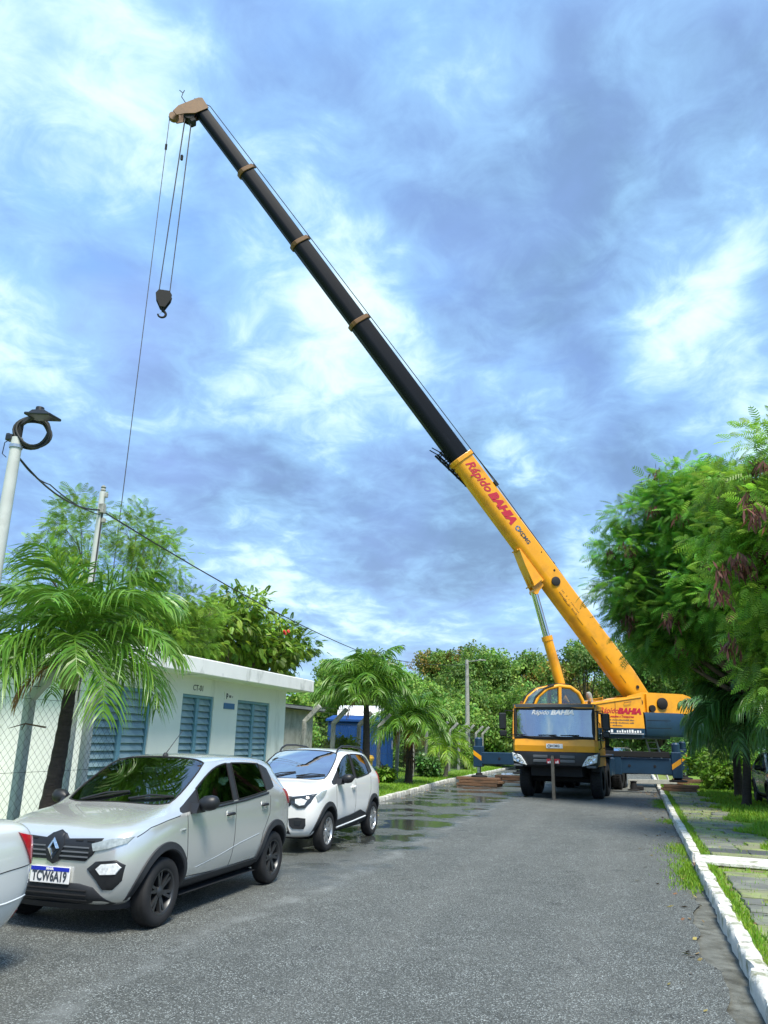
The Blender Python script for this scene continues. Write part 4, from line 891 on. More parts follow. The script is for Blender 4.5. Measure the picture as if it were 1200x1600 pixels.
# windscreen: black frame, slightly curved pane, wipers, lettering
wsf = MB(); n_ = 10
def ws(y, z): t = (z-1.80)/.98; return Vector((1.345-.135*t-.10*(y/1.25)**2, y, z))
fr = [ws(-1.24+2.48*i/n_, 1.835) for i in range(n_+1)]+[ws(1.24, 1.84+.9*i/6) for i in range(1, 6)]+[ws(1.24-2.48*i/n_, 2.755) for i in range(n_+1)]+[ws(-1.24, 2.74-.9*i/6) for i in range(1, 6)]
wsf.tube(fr, .055, 6, closed=True); wfo = wsf.build('windscreen_frame', 'black_rubber', crane, smooth=60)
pn = MB(); pn.loft([[ws(-1.24+2.48*i/n_, 1.84+.9*j/4) for i in range(n_+1)] for j in range(5)], cap=False, closed=False); wso = pn.build('windscreen', 'cab_glass', crane, smooth=60)
for y0 in (-.75, .25, .95):
    b = MB(); a, c_ = ws(y0+.2, 1.83)+Vector((.05, 0, 0)), ws(y0-.45, 1.93)+Vector((.04, 0, 0)); b.tube([a, (a+c_)/2+Vector((.03, 0, 0)), c_], .014, 5); b.tube([c_-Vector((0, .28, .01)), c_+Vector((0, .30, .0))], .012, 5); b.build('wiper', 'under_black', wso)
lettering('Rápido', .20, 'letter_white', wso, (1.245, -.42, 2.62), (0, 1, 0), (-.14, 0, 1), shear=.35, depth=.002)
lettering('BAHIA', .20, 'letter_white', wso, (1.245, .28, 2.62), (0, 1, 0), (-.14, 0, 1), sx=1.25, shear=.3, bold=.012, depth=.002)
# cab interior
MB().box((.92, 0, 1.80), (.42, 2.4, .16), ch=.05).build('dashboard', 'interior_pale', crane)
for i, y in enumerate((-.7, .55)):
    st = MB(); st.box((-.1, y, 1.62), (.5, .5, .16), ch=.05); st.box((-.36, y, 2.0), (.13, .48, .72), ch=.05); so_ = st.build('seat', 'seat_dark', crane); MB().box((-.36, y, 2.46), (.10, .28, .18), ch=.04).build('headrest', 'seat_dark', so_)
b = MB(); b.tube([Vector((.62, .55+.22*math.cos(a), 2.02+.20*math.sin(a))) for a in [2*math.pi*i/20 for i in range(20)]], .018, 6, closed=True); b.tube([(.62, .55, 2.02), (.85, .55, 1.85)], .025, 6); b.tube([(.62, .33, 2.02), (.62, .77, 2.02)], .014, 5); b.build('steering_wheel', 'under_black', crane)
b = MB(); b.box((1.0, .5, 1.91), (.3, .5, .05), ch=.01); b.box((1.02, -.2, 1.90), (.26, .4, .03), ch=.01); b.build('papers', 'letter_white', crane)
MB().box((-.1, .18, 2.3), (.03, .03, .9)).build('partition_post', 'interior_pale', crane)
# badge under the windscreen
def emblem(parent, o, xd, yd, s, ink):
    """small round hexagon mark with the maker's letters after it"""
    x, y = Vector(xd).normalized(), Vector(yd).normalized(); z = x.cross(y); M = Matrix((x, y, z)).transposed(); o = Vector(o); b = MB()
    for k in range(6):
        a0, a1 = 2*math.pi*k/6+.12, 2*math.pi*(k+1)/6-.12; b.prism([(s*.5*math.cos(a0), s*.5*math.sin(a0)), (s*.5*math.cos(a1), s*.5*math.sin(a1)), (s*.28*math.cos(a1), s*.28*math.sin(a1)), (s*.28*math.cos(a0), s*.28*math.sin(a0))], .006, M=M, o=o)
    b.build('emblem', ink, parent); lettering('XCMG', s*.95, 'ink', parent, o+x*s*1.75, x, y, bold=s*.03)
bd = MB().box((1.405, .03, 1.59), (.02, .52, .14), ch=.006).build('badge', 'letter_white', cabf); emblem(bd, (1.416, -.14, 1.59), (0, 1, 0), (0, 0, 1), .105, 'ink')
# bumper with lamps
bp = MB(); rings = []
for z, x, w_ in ((.95, 1.30, 1.26), (1.02, 1.40, 1.33), (1.28, 1.43, 1.36), (1.40, 1.40, 1.35), (1.425, 1.36, 1.33)):
    rings.append([Vector(p) for p in ((x-.55, -w_, z), (x-.18, -w_*.99, z), (x-.03, -w_*.80, z), (x, -w_*.5, z), (x+.02, 0, z), (x, w_*.5, z), (x-.03, w_*.80, z), (x-.18, w_*.99, z), (x-.55, w_, z), (x-.6, 0, z))])
bp.loft(rings); bpo = bp.build('bumper', 'black_plastic', crane, smooth=35)
for s in (-1, 1):
    hl = MB(); poly = [(1.34, 1.37), (1.30, 1.12), (1.02, 1.03), (.86, 1.0), (.92, 1.12), (1.05, 1.30)]
    f_ = [Vector((1.455-.03*max(0, abs(y)-.7)-.28*max(0, abs(y)-1.1), s*y, z)) for y, z in poly]; hl.loft([[p+Vector((-.08, 0, 0)) for p in f_], f_, [(p-Vector((1.43, s*1.10, 1.17)))*.88+Vector((1.45, s*1.10, 1.17)) for p in f_]]); ho = hl.build('headlight', 'lens', bpo)
    for yy, zz, rr in ((1.2, 1.26, .075), (1.11, 1.17, .07), (1.0, 1.10, .05)):
        MB().lathe([(rr, -.02), (rr*1.05, .02), (rr*.8, .015), (rr*.3, -.01), (0, -.01)], o=(1.445-.28*max(0, yy-1.1), s*yy, zz), ax=(1, s*.2, 0), n=16).build('lamp_bowl', 'chrome', ho, smooth=40)
    for zz in (1.14, 1.27): MB().box((1.435, s*.42, zz), (.03, .46, .085), ch=.012).build('grille_slot', 'grille_grey', bpo)
    MB().box((1.41, s*1.14, .99), (.06, .3, .07), ch=.02).build('fog_lamp', 'grille_grey', bpo)
npl = MB().box((1.462, -.02, 1.135), (.012, .40, .14), ch=.004).build('number_plate', 'plate_red', bpo); print_marks(npl, (1.469, -.19, 1.075), (0, 1, 0), (0, 0, 1), .12, .08, 'letter_white', 90, .5, .6, .2); print_marks(npl, (1.469, .05, 1.075), (0, 1, 0), (0, 0, 1), .12, .08, 'letter_white', 91, .5, .6, .2)
b = MB(); b.box((1.52, -.03, .62), (.07, .10, 1.28), ch=.01); b.box((1.50, -.03, .06), (.1, .1, .12), ch=.02); b.box((1.47, -.03, 1.27), (.10, .07, .06)); b.build('front_jack_strut', 'strut_grey', crane)
b = MB(); b.box((.4, 0, .95), (1.4, 1.6, .55)); b.box((-3, 0, .72), (5, 1.3, .3)); b.build('underbody', 'under_black', crane)
# --- outriggers
def outrigger(x, s, reach, z0, z1, padz, wid=.36, stripes=True):
    b = MB(); b.box((x, s*(reach*.5+.45), (z0+z1)/2), (wid, reach-.9+.1, z1-z0), ch=.02); o = b.build('outrigger_beam', BLU, crane)
    MB().box((x, s*1.0, (z0+z1)/2), (wid+.09, 1.0, z1-z0+.09), ch=.02).build('beam_sleeve', BLU, o)
    for yy in (.52, .78): MB().lathe([(.05, 0), (.05, .012), (.03, .014), (0, .014)], o=(x+wid/2, s*reach*yy, (z0+z1)/2), ax=(1, 0, 0), n=12).build('bolt_hole', 'under_black', o)
    j = MB(); j.box((x, s*reach, (z0+z1)/2+.06), (wid+.08, .34, z1-z0+.34), ch=.025); j.lathe([(.0, 0), (.15, 0), (.15, .30), (.10, .36), (0, .36)], o=(x, s*reach, z1+.2), n=14); jo = j.build('jack_housing', BLU, o, smooth=35)
    MB().tube([(x, s*reach, padz+.10), (x, s*reach, z0)], .085, 14).build('jack_rod', 'chrome', o, smooth=50)
    MB().lathe([(0, 0), (.30, 0), (.32, .03), (.30, .06), (.14, .09), (.12, .16), (0, .16)], o=(x, s*reach, padz), n=20).build('jack_pad', 'under_black', o, smooth=35)
    if stripes:
        for k in (1,):
            zc = z0+.02+(z1-z0)*(.18+.32*k); f = x+wid/2+.043
            MB().add([(f, s*reach-.16, zc+.10), (f, s*reach+.16, zc-.12), (f, s*reach+.16, zc+.06), (f, s*reach-.16, zc+.28)] if s < 0 else [(f, s*reach-.16, zc-.12), (f, s*reach+.16, zc+.10), (f, s*reach+.16, zc+.28), (f, s*reach-.16, zc+.06)], [(0, 1, 2, 3)]).build('warning_stripe', Y_, jo)
    return o
outrigger(-4.3, -1, 3.98, .83, 1.28, .33); outrigger(-4.3, 1, 3.42, .66, 1.22, .42, .44)
outrigger(-9.9, -1, 3.6, .80, 1.25, .30); outrigger(-9.9, 1, 3.5, .80, 1.30, .32, .4)
MB().box((-4.05, 2.05, 1.35), (.06, 2.3, .2), ch=.01).build('rear_guard', 'under_black', crane)
# --- upper works
UPM = Matrix.Translation((-7, 0, 0)) @ Matrix.Rotation(R(-148.506)-PHI, 4, 'Z')
def up(b, name, m, parent=None, smooth=None):
    me = b.mesh(name, smooth)
    if parent is None: return link(name, me, m, crane, UPM)
    return link(name, me, m, parent)
XZ = Matrix(((1, 0, 0), (0, 0, 1), (0, 1, 0)))
b = MB(); b.lathe([(0, 1.3), (.95, 1.3), (.95, 1.55), (.8, 1.6), (.8, 1.95), (0, 1.95)], n=32); up(b, 'slew_ring', 'under_black', smooth=30)
up(MB().box((-.9, 0, 2.0), (4.4, 2.2, .16), ch=.03), 'turntable_plate', BLU)
body_prof = [(.78, 2.32), (.78, 3.22), (-.35, 3.42), (-.6, 3.50), (-1.72, 3.60), (-1.78, 2.32)]
hous = []
for s in (-1, 1):
    b = MB(); b.prism(body_prof, .72, M=XZ, o=(0, .60 if s > 0 else -1.32, 0)); h_ = up(b, 'engine_housing', Y_); hous.append(h_)
    b = MB(); b.prism([(.42, 2.06), (.10, 2.315), (-1.78, 2.315), (-1.78, 2.06)], .73, M=XZ, o=(0, .60 if s > 0 else -1.33, 0)); up(b, 'skirt', BLU, h_)
    b = MB(); b.bar((.7, s*1.33, 3.18), (-1.7, s*1.33, 3.56), .05, .06, ch=.01); up(b, 'edge_rail', Y_, h_)
    b = MB(); b.box((-.5, s*1.325, 2.9), (.012, .012, 1.0)); up(b, 'panel_joint', 'collar_rust', h_)
    b = MB(); b.tube([(-.9, s*1.34, 3.30), (-.9, s*1.40, 3.30), (-1.2, s*1.40, 3.36), (-1.2, s*1.34, 3.36)], .014, 5); up(b, 'handle', 'collar_rust', h_)
b = MB(); b.tube([(.55, 1.25, 3.2), (.55, 1.25, 3.45)], .012, 5); b.tube([(.0, 1.25, 3.3), (.0, 1.25, 3.52)], .012, 5); b.tube([(.55, 1.25, 3.40), (.0, 1.25, 3.48)], .01, 5); up(b, 'guard_rail', Y_)
h_ = hous[1]
lettering('Rápido', .30, 'letter_red', h_, (-.20, 1.326, 2.98), (-1, 0, 0), (0, 0, 1), shear=.35, bold=.004)
lettering('BAHIA', .30, 'letter_red', h_, (-1.12, 1.326, 2.97), (-1, 0, 0), (0, 0, 1), sx=1.2, shear=.3, bold=.022)
lettering('Locações e Transportes', .115, 'letter_red', h_, (-.75, 1.325, 2.76), (-1, 0, 0), (0, 0, 1), shear=.3, bold=.004)
for i, (ln_, zz) in enumerate(((1.15, 2.60), (1.15, 2.49), (.6, 2.38))): print_marks(h_, (-.15, 1.323, zz), (-1, 0, 0), (0, 0, 1), ln_, .055, 'ink', 60+i)
print_marks(h_, (-.12, 1.334, 2.14), (-1, 0, 0), (0, 0, 1), 1.45, .12, 'letter_white', 71, .5, .8, .35); print_marks(h_, (-.12, 1.334, 2.095), (-1, 0, 0), (0, 0, 1), 1.5, .02, 'letter_white', 72, 4, 8, .02)
# tail: winch frame, drums and counterweight
tail = [(-1.5, 2.98), (-1.5, 3.62), (-2.2, 3.80), (-4.15, 3.78), (-4.5, 3.68), (-4.68, 3.45), (-4.65, 3.15), (-4.5, 2.98)]
for s in (-1, 1):
    b = MB(); b.prism(tail, .05, M=XZ, o=(0, s*.62-.025, 0)); tp = up(b, 'winch_frame', Y_)
    b = MB(); b.bar((-2.35, s*.68, 2.98), (-2.35, s*.68, 3.74), .07, .16, ch=.01); b.bar((-1.55, s*.68, 3.5), (-2.2, s*.68, 3.0), .06, .10, ch=.01); up(b, 'stiffener', Y_, tp)
    b = MB(); b.lathe([(.0, 0), (.16, 0), (.16, .10), (.07, .14), (0, .14)], o=(-2.0, s*.63, 3.38), ax=(0, s, 0), n=18); b.lathe([(.0, 0), (.24, 0), (.24, .10), (.12, .16), (0, .16)], o=(-3.1, s*.63, 3.36), ax=(0, s, 0), n=20); up(b, 'winch_motor', 'under_black', tp, 35)
for xx in (-2.05, -3.1): b = MB(); b.lathe([(0, -.56), (.34, -.56), (.34, -.52), (.24, -.50), (.24, .50), (.34, .52), (.34, .56), (0, .56)], o=(xx, 0, 3.36), ax=(0, 1, 0), n=22); up(b, 'winch_drum', 'rope', None, 35)
cw = []
for z in (2.02, 2.14, 2.80, 2.96):
    e = .06 if z in (2.02, 2.96) else 0
    cw.append([Vector((x, y, z)) for x, y in ((-1.88, -1.26+e), (-1.88, 1.26-e), (-3.3, 1.27-e), (-3.8+e, 1.15-e), (-4.15+e, .7), (-4.25+e, 0), (-4.15+e, -.7), (-3.8+e, -1.15+e), (-3.3, -1.27+e))])
b = MB(); b.loft(cw); cwo = up(b, 'counterweight', BLU, smooth=32)
for z in (2.35, 2.65): b = MB(); b.box((-2.5, 1.265, z), (1.1, .014, .014)); up(b, 'casting_joint', 'under_black', cwo)
b = MB(); b.lathe([(.0, 0), (.09, 0), (.11, .5), (.07, .58), (0, .6)], o=(.35, 1.0, 3.15), ax=(.35, .2, .9), n=12); up(b, 'exhaust_stack', 'old_concrete', None, 40)
# operator's cab
cp = [(.95, 2.10), (3.05, 2.10), (3.16, 2.55), (3.08, 3.05), (2.85, 3.45), (2.45, 3.75), (1.95, 3.87), (1.45, 3.83), (1.1, 3.62), (.92, 3.3)]
oc = MB(); oc.box((2.0, .82, 2.14), (2.05, .94, .1), ch=.02); oco = up(oc, 'operator_cab', Y_)
for y in (.38, 1.30):
    b = MB(); b.tube([(x, y, z) for x, z in cp], .085, 8, closed=True); up(b, 'cab_frame', Y_, oco, 60)
    b = MB(); b.bar((1.98, y, 2.15), (1.92, y, 3.85), .13, .15, ch=.015); up(b, 'cab_pillar', Y_, oco)
    b = MB(); b.prism([(.95, 2.10), (3.05, 2.10), (3.15, 2.5), (3.14, 2.72), (.93, 2.72)], .05, M=XZ, o=(0, y-.025, 0)); up(b, 'lower_panel', Y_, oco)
    b = MB(); b.prism([(.95, 2.73), (3.13, 2.73), (3.07, 3.05), (2.84, 3.44), (2.44, 3.73), (1.95, 3.85), (1.45, 3.81), (1.1, 3.60), (.93, 3.3)], .012, M=XZ, o=(0, y-.006, 0)); up(b, 'side_window', 'op_glass', oco)
b = MB(); top = [(2.45, 3.80), (1.95, 3.915), (1.45, 3.88), (1.05, 3.66), (.86, 3.3), (.86, 2.1)]; b.loft([[Vector((x, .32, z)) for x, z in top]+[Vector((x*.98+.04, .32, z-.05)) for x, z in top[::-1]], [Vector((x, 1.36, z)) for x, z in top]+[Vector((x*.98+.04, 1.36, z-.05)) for x, z in top[::-1]]]); up(b, 'cab_roof', Y_, oco, 30)
b = MB(); fr_ = [(2.5, 3.77), (2.9, 3.46), (3.13, 3.06), (3.2, 2.55)]; b.loft([[Vector((x, .40, z)) for x, z in fr_], [Vector((x, 1.28, z)) for x, z in fr_]], cap=False, closed=False); up(b, 'front_window', 'op_glass', oco, 60)
b = MB(); b.tube([(2.2, 1.38, 3.90), (2.6, 1.38, 3.76), (3.0, 1.38, 3.42), (3.2, 1.38, 2.95), (3.25, 1.38, 2.6)], .035, 6); b.tube([(2.2, .30, 3.90), (2.6, .3, 3.76), (3.0, .3, 3.42), (3.2, .3, 2.95), (3.25, .3, 2.6)], .035, 6); b.box((1.75, .84, 3.955), (.55, .8, .05), ch=.015); up(b, 'black_trim', 'black_rubber', oco, 60)
b = MB(); b.box((1.5, .84, 2.62), (.5, .5, .14), ch=.05); b.box((1.26, .84, 2.98), (.13, .46, .6), ch=.05); up(b, 'seat', 'seat_dark', oco)
b = MB(); b.bar((2.75, 1.18, 2.72), (2.2, 1.18, 2.98), .07, .09, ch=.01); b.box((2.8, .82, 2.75), (.3, .7, .4), ch=.05); up(b, 'console', Y_, oco)
b = MB(); b.bar((1.75, 1.345, 2.75), (1.35, 1.345, 3.02), .10, .05, ch=.01); up(b, 'door_brace', Y_, oco)
# --- boom
EL = R(51.365)
BMM = UPM @ Matrix.Translation((-2.6, 0, 3.15)) @ Matrix.Rotation(-EL, 4, 'Y')
def bm_(b, name, m, parent=None, smooth=None):
    me = b.mesh(name, smooth); return link(name, me, m, crane if parent is None else parent, BMM if parent is None else None)
def bsec(x, w_, h, dz=0): return [Vector((x, y*w_, z*h+dz)) for y, z in ((-.5, .44), (-.44, .5), (.44, .5), (.5, .44), (.5, -.12), (.46, -.28), (.34, -.42), (.18, -.5), (-.18, -.5), (-.34, -.42), (-.46, -.28), (-.5, -.12))]
H0, W0 = .96, .78
b = MB(); b.loft([bsec(x, W0*k, H0*k, .1+dz) for x, k, dz in ((-.35, .62, 0), (.3, .85, .0), (1.5, 1, 0), (6, 1, 0), (13.2, .98, 0))]); base = bm_(b, 'boom_base', Y_, None, 25)
b = MB(); b.lathe([(0, -.75), (.14, -.75), (.14, .75), (0, .75)], ax=(0, 1, 0), n=18); bm_(b, 'boom_pin', 'under_black', None, 40)
# belly bracket for the lift ram
for y in (-.17, .17):
    b = MB(); b.prism([(8.35, -.36), (6.95, -.86), (6.72, -.92), (6.62, -.80), (6.72, -.36)], .05, M=XZ, o=(0, y-.025, 0)); bm_(b, 'ram_bracket', Y_, base)
b = MB(); b.loft([[Vector((x, y, z)) for y in (-.33, .33) for z in ((-.30, zz) if y < 0 else (zz, -.30))] for x, zz in ((8.6, -.34), (7.9, -.56), (6.95, -.80), (6.9, -.45))]); bm_(b, 'belly_plate', Y_, base)
b = MB(); b.box((8.6, 0, -.39), (.05, W0*.7, .07)); b.box((7.0, 0, -.6), (.05, W0+.04, .5)); bm_(b, 'stiffening_rib', Y_, base)
b = MB(); b.lathe([(0, 0), (.20, 0), (.20, .05), (.15, .07), (0, .07)], o=(6.55, W0/2, .1), ax=(0, 1, 0), n=22); bm_(b, 'round_cover', 'black_rubber', base, 40)
for x, z, r_ in ((.95, .12, .075), (.35, .0, .07), (.28, .17, .04), (7.9, .30, .025), (9.0, .0, .03), (6.95, .27, .05)):
    b = MB(); b.lathe([(0, 0), (r_, 0), (r_, .008), (0, .008)], o=(x, W0/2, .1+z), ax=(0, 1, 0), n=14); bm_(b, 'access_hole', 'under_black', base)
for x in (1.6, 2.6, 3.6, 4.6, 5.6): b = MB(); b.box((x, W0/2-.015, -.10), (.40, .02, .012)); bm_(b, 'weld_seam', 'collar_rust', base)
lettering('Rápido', .56, 'letter_red', base, (12.15, W0/2+.004, .17), (-1, 0, 0), (0, 0, 1), shear=.35, bold=.012)
lettering('BAHIA', .50, 'letter_red', base, (10.45, W0/2+.004, .17), (-1, 0, 0), (0, 0, 1), sx=1.12, shear=.3, bold=.036)
emblem(base, (9.32, W0/2+.004, .17), (-1, 0, 0), (0, 0, 1), .26, 'sign_blue')
for i in range(2): print_marks(base, (6.1, W0/2+.002, .06-.15*i), (-1, 0, 0), (0, 0, 1), 1.2, .07, 'collar_rust', 80+i, .3, .6, .5)
jo = [13.2, 20.85, 25.4, 29.6, 33.2]; dims = [(.84, .68), (.75, .60), (.66, .53), (.58, .46)]
for i, (h, w_) in enumerate(dims):
    x0, x1 = jo[i]-.5, jo[i+1]
    b = MB(); b.loft([bsec(x, w_, h, .1) for x in (x0, (x0+x1)/2, x1)]); sc_ = bm_(b, 'boom_section', 'boom_black', None, 25)
for i, x in enumerate(jo[:-1]):
    h, w_ = ([(H0, W0)]+dims)[i]
    b = MB(); b.loft([bsec(x-.10, w_+.09, h+.09, .1), bsec(x-.08, w_+.11, h+.11, .1), bsec(x+.08, w_+.11, h+.11, .1), bsec(x+.10, w_+.09, h+.09, .1)]); cl = bm_(b, 'boom_collar', 'collar_rust' if i else Y_, None, 20)
    b = MB(); b.box((x, -.18, .1+h/2+.14), (.22, .10, .14), ch=.02); b.box((x-.02, .2, .1+h/2+.10), (.2, .06, .08)); bm_(b, 'rope_guide', 'under_black', cl)
# fly jib stowed under the far side of the base section
b = MB()
for y, z in ((.02, -.42), (-.30, -.42), (-.14, -.62)): b.tube([(14.0, y, z-.06), (11.4, y, z+.42)], .05, 5)
for k in range(5): x = 13.9-k*.5; q = .18*(13.9-x); b.tube([(x, .02, -.46+q), (x-.25, -.14, -.66+q), (x-.5, .02, -.38+q)], .03, 4); b.tube([(x, -.30, -.46+q), (x-.25, -.14, -.66+q), (x-.5, -.30, -.38+q)], .03, 4)
for y in (.02, -.30): b.tube([(14.0, y, -.48), (14.35, y, -.66)], .025, 4); b.tube([(13.95, y, -.46), (13.95, y, -.25)], .03, 4); b.tube([(13.6, y, -.46), (13.6, y, -.25)], .03, 4)
bm_(b, 'stowed_jib', 'boom_black', None)
b = MB(); b.tube([(13.3, .3, .68), (11.6, .36, .70), (11.5, .36, .62)], .025, 5); b.box((11.45, .36, .64), (.25, .10, .14)); b.box((9.6, .3, .60), (.12, .06, .06)); b.box((7.2, .3, .60), (.12, .06, .06)); bm_(b, 'hose_guide', 'under_black', base)
# boom head
hd = MB(); prof = [(33.05, .42), (33.62, .46), (33.70, .30), (33.70, -.75), (33.56, -1.12), (33.30, -1.10), (33.22, -.72), (33.05, -.30)]
for y in (-.26, .26): hd.prism(prof, .05, M=XZ, o=(0, y-.025, 0))
hd.box((33.66, 0, .05), (.05, .5, .7)); hdo = bm_(hd, 'boom_head', 'collar_rust')
b = MB(); b.lathe([(0, -.10), (.22, -.10), (.22, .10), (0, .10)], o=(33.45, 0, -1.15), ax=(0, 1, 0), n=18); bm_(b, 'sheave', 'collar_rust', hdo, 40)
for y in (-.16, 0, .16): b = MB(); b.lathe([(0, -.05), (.24, -.05), (.20, 0), (.24, .05), (0, .05)], o=(33.18, y, -.55), ax=(0, 1, 0), n=18); bm_(b, 'sheave', 'under_black', hdo, 40)
b = MB(); b.box((33.0, 0, -.55), (.5, .4, .3), ch=.05); bm_(b, 'sheave_cover', 'under_black', hdo)
b = MB(); b.tube([(33.65, 0, -.25), (34.25, .0, -.22), (34.4, 0, -.05), (34.6, 0, -.1)], .02, 5); b.tube([(34.4, 0, -.05), (34.5, 0, .1)], .02, 5); b.tube([(33.7, .1, .2), (33.85, .1, .22)], .03, 5); b.tube([(33.7, -.1, -.5), (33.85, -.1, -.52)], .03, 5); bm_(b, 'wind_gauge', 'under_black', hdo)
# lift ram
def ub(s, z): return Vector((-2.6+s*math.cos(EL)-z*math.sin(EL), 0, 3.15+s*math.sin(EL)+z*math.cos(EL)))
lo, hi = Vector((.75, 0, 2.35)), ub(6.72, -.84); jm = lo.lerp(hi, .66); dn = (hi-lo).normalized()
b = MB(); b.tube([lo, jm], .21, 18); b.tube([jm-dn*.18, jm+dn*.02], .235, 18); ramo = up(b, 'lift_ram', Y_, None, 40)
b = MB(); b.tube([jm, hi], .15, 18); up(b, 'ram_rod', 'chrome', ramo, 50); b = MB(); b.tube([hi-Vector((0, .22, 0)), hi+Vector((0, .22, 0))], .13, 14); up(b, 'ram_eye', Y_, ramo, 40)
# ropes
b = MB(); pts = [Vector((-2.85, .1, 3.7))]+[ub(x, .1+h/2+.22) for x, h in zip(jo, [H0]+[d[0] for d in dims])]+[ub(33.5, .40)]; pts = [p+Vector((0, .12, 0)) for p in pts]; b.tube(pts, .020, 5); up(b, 'hoist_rope', 'rope')
b = MB(); pts = [ub(33.6, .42), ub(33.72, -.5), ub(33.55, -1.36)]; b.tube(pts, .02, 5); up(b, 'hoist_rope', 'rope')
UPW = Matrix.Translation((-2.15, 27.2, 0)) @ Matrix.Rotation(PHI, 4, 'Z')
hw_ = lambda s, y, z: UPW @ UPM @ (ub(s, z)+Vector((0, y, 0)))       # world point on the head
inv = UPW.inverted()
HOOK = hw_(33.18, 0, -.78); HZ = 19.55
for i, (y, dx) in enumerate(((-.16, -.05), (-.1, .05), (.1, -.05), (.16, .05))):
    a = hw_(33.18+(.22 if i % 2 else -.22), y, -.55); c_ = Vector((HOOK.x-.19*(1 if i % 2 else -1)+y*.2, HOOK.y-.11*(1 if i % 2 else -1)-y*.3, HZ)); MB().tube([inv @ a, inv @ c_], .019, 5).build('fall_rope', 'rope', crane)
a = hw_(33.45, 0, -1.38); c_ = a.lerp(Vector((-17.43, 23.18, 9.93)), 1.32); MB().tube([inv @ a, inv @ c_], .017, 5).build('whip_rope', 'rope', crane)
b = MB(); q = inv @ (a.lerp(c_, .06)); b.bar(q, q+Vector((0, 0, -.3)), .07, .07); b.build('limit_weight', 'under_black', crane)
b = MB(); q = inv @ Vector((HOOK.x+.1, HOOK.y, HZ+7.0)); b.bar(q, q+Vector((0, 0, -.25)), .09, .09); b.build('limit_weight', 'under_black', crane)
# hook block
hk = thing('hook_block', (HOOK.x, HOOK.y, HZ-1.15), 'black pulley block with steel hook hanging from the boom tip', 'hook block', rz=R(31))
b = MB()
for y in (-.13, .13): b.prism([(-.22, 1.20), (.22, 1.20), (.33, 1.02), (.30, .82), (.10, .42), (-.10, .42), (-.30, .82), (-.33, 1.02)], .06, M=XZ, o=(0, y-.03, 0))
b.build('cheek_plate', 'under_black', hk)
for y in (-.05, .05): MB().lathe([(0, -.03), (.29, -.03), (.25, 0), (.29, .03), (0, .03)], o=(0, y, .95), ax=(0, 1, 0), n=20).build('sheave', 'under_black', hk, 40)
b = MB(); pts = [Vector((.16*math.cos(a), 0, .14+.15*math.sin(a))) for a in [math.pi*.5-.2-i*.26 for i in range(18)]]; b.tube([(0, 0, .48), (0, 0, .36)]+pts[:1]+pts[1:], [.07, .06]+[.06-.0015*i for i in range(18)], 8); b.build('hook', 'under_black', hk, 60)
b = MB(); b.tube([(-.12, 0, .12), (.02, .0, .27)], .012, 5); b.build('latch', 'steel', hk)
# timber mats under the feet
def mat_pile(x, y, z, rz, lx, ly, layers, label, name='timber_mat', m='timber'):
    t = thing(name, (x, y, z), label, 'timber mat', rz=rz, group='timber mats under the outriggers'); h = .11
    for l_ in range(layers):
        n = max(2, round(ly/.28))
        for k in range(n): MB().box((rnd.uniform(-.05, .05)+.06*(l_ % 2), (k-(n-1)/2)*ly/n, h*l_+h/2), (lx*rnd.uniform(.94, 1), ly/n-.015, h-.008), ch=.012).build('plank', m, t)
    return t
Wp = lambda x, y: UPW @ Vector((x, y, 0))
p_ = Wp(-4.3, -3.98); mat_pile(p_.x, p_.y, .004, R(-12), 1.75, .7, 3, 'weathered timber mat under the front left foot, beside the puddle')
p_ = Wp(-4.3, 3.42); mat_pile(p_.x, p_.y, .11, R(-4), 1.2, .8, 2, 'muddy reddish timber mat under the crane foot on the pavement'); MB()
p_ = Wp(-9.9, -3.6); mat_pile(p_.x, p_.y, .004, R(-8), 2.3, .6, 2, 'reddish timber mat under the rear foot beyond the puddle')
p_ = Wp(-9.9, 3.5); mat_pile(p_.x, p_.y, .11, R(-5), 1.2, .7, 2, 'timber mat under the rear foot at the right')
# ladder
LD = Wp(-8.2, 2.75); t = thing('ladder', (LD.x, LD.y, .12), 'pale ladder leaning behind the right outrigger', 'ladder', rz=R(-10)); b = MB()
for s in (-.2, .2): MB().bar((s, 0, 0), (s-.55, .35, 2.15), .05, .07, ch=.008).build('rail', 'pole_white', t)
for k in range(8): f = (k+.7)/8.6; MB().bar((-.2-.55*f, .35*f, 2.15*f), (.2-.55*f, .35*f, 2.15*f), .035, .035).build('rung', 'pole_white', t)
t = Wp(-5.6, 1.75); cb = MB(); cb.lathe([(0, 0), (.22, 0), (.22, .04), (.13, .06), (.11, .30), (.14, .34), (0, .36)], n=14); cb.box((.22, .1, .1), (.3, .2, .16), ch=.03); o = cb.build('debris', 'under_black', smooth=35); o.location = (t.x, t.y, .0); tag(o, 'small black rubbish lump on the road under the right outrigger', 'debris')
b = MB(); b.bar((-.9, 0, .3), (.9, .1, .34), .05, .16, ch=.01); b.bar((-.9, .0, .05), (-.85, 0, .3), .08, .08); b.bar((.8, .08, .05), (.8, .08, .3), .08, .08); o = b.build('plank_trestle', 'concrete'); q = Wp(-6.2, 2.4); o.location = (q.x, q.y, .0); o.rotation_euler = (0, 0, R(-6)); tag(o, 'pale plank resting on blocks below the right outrigger', 'plank')
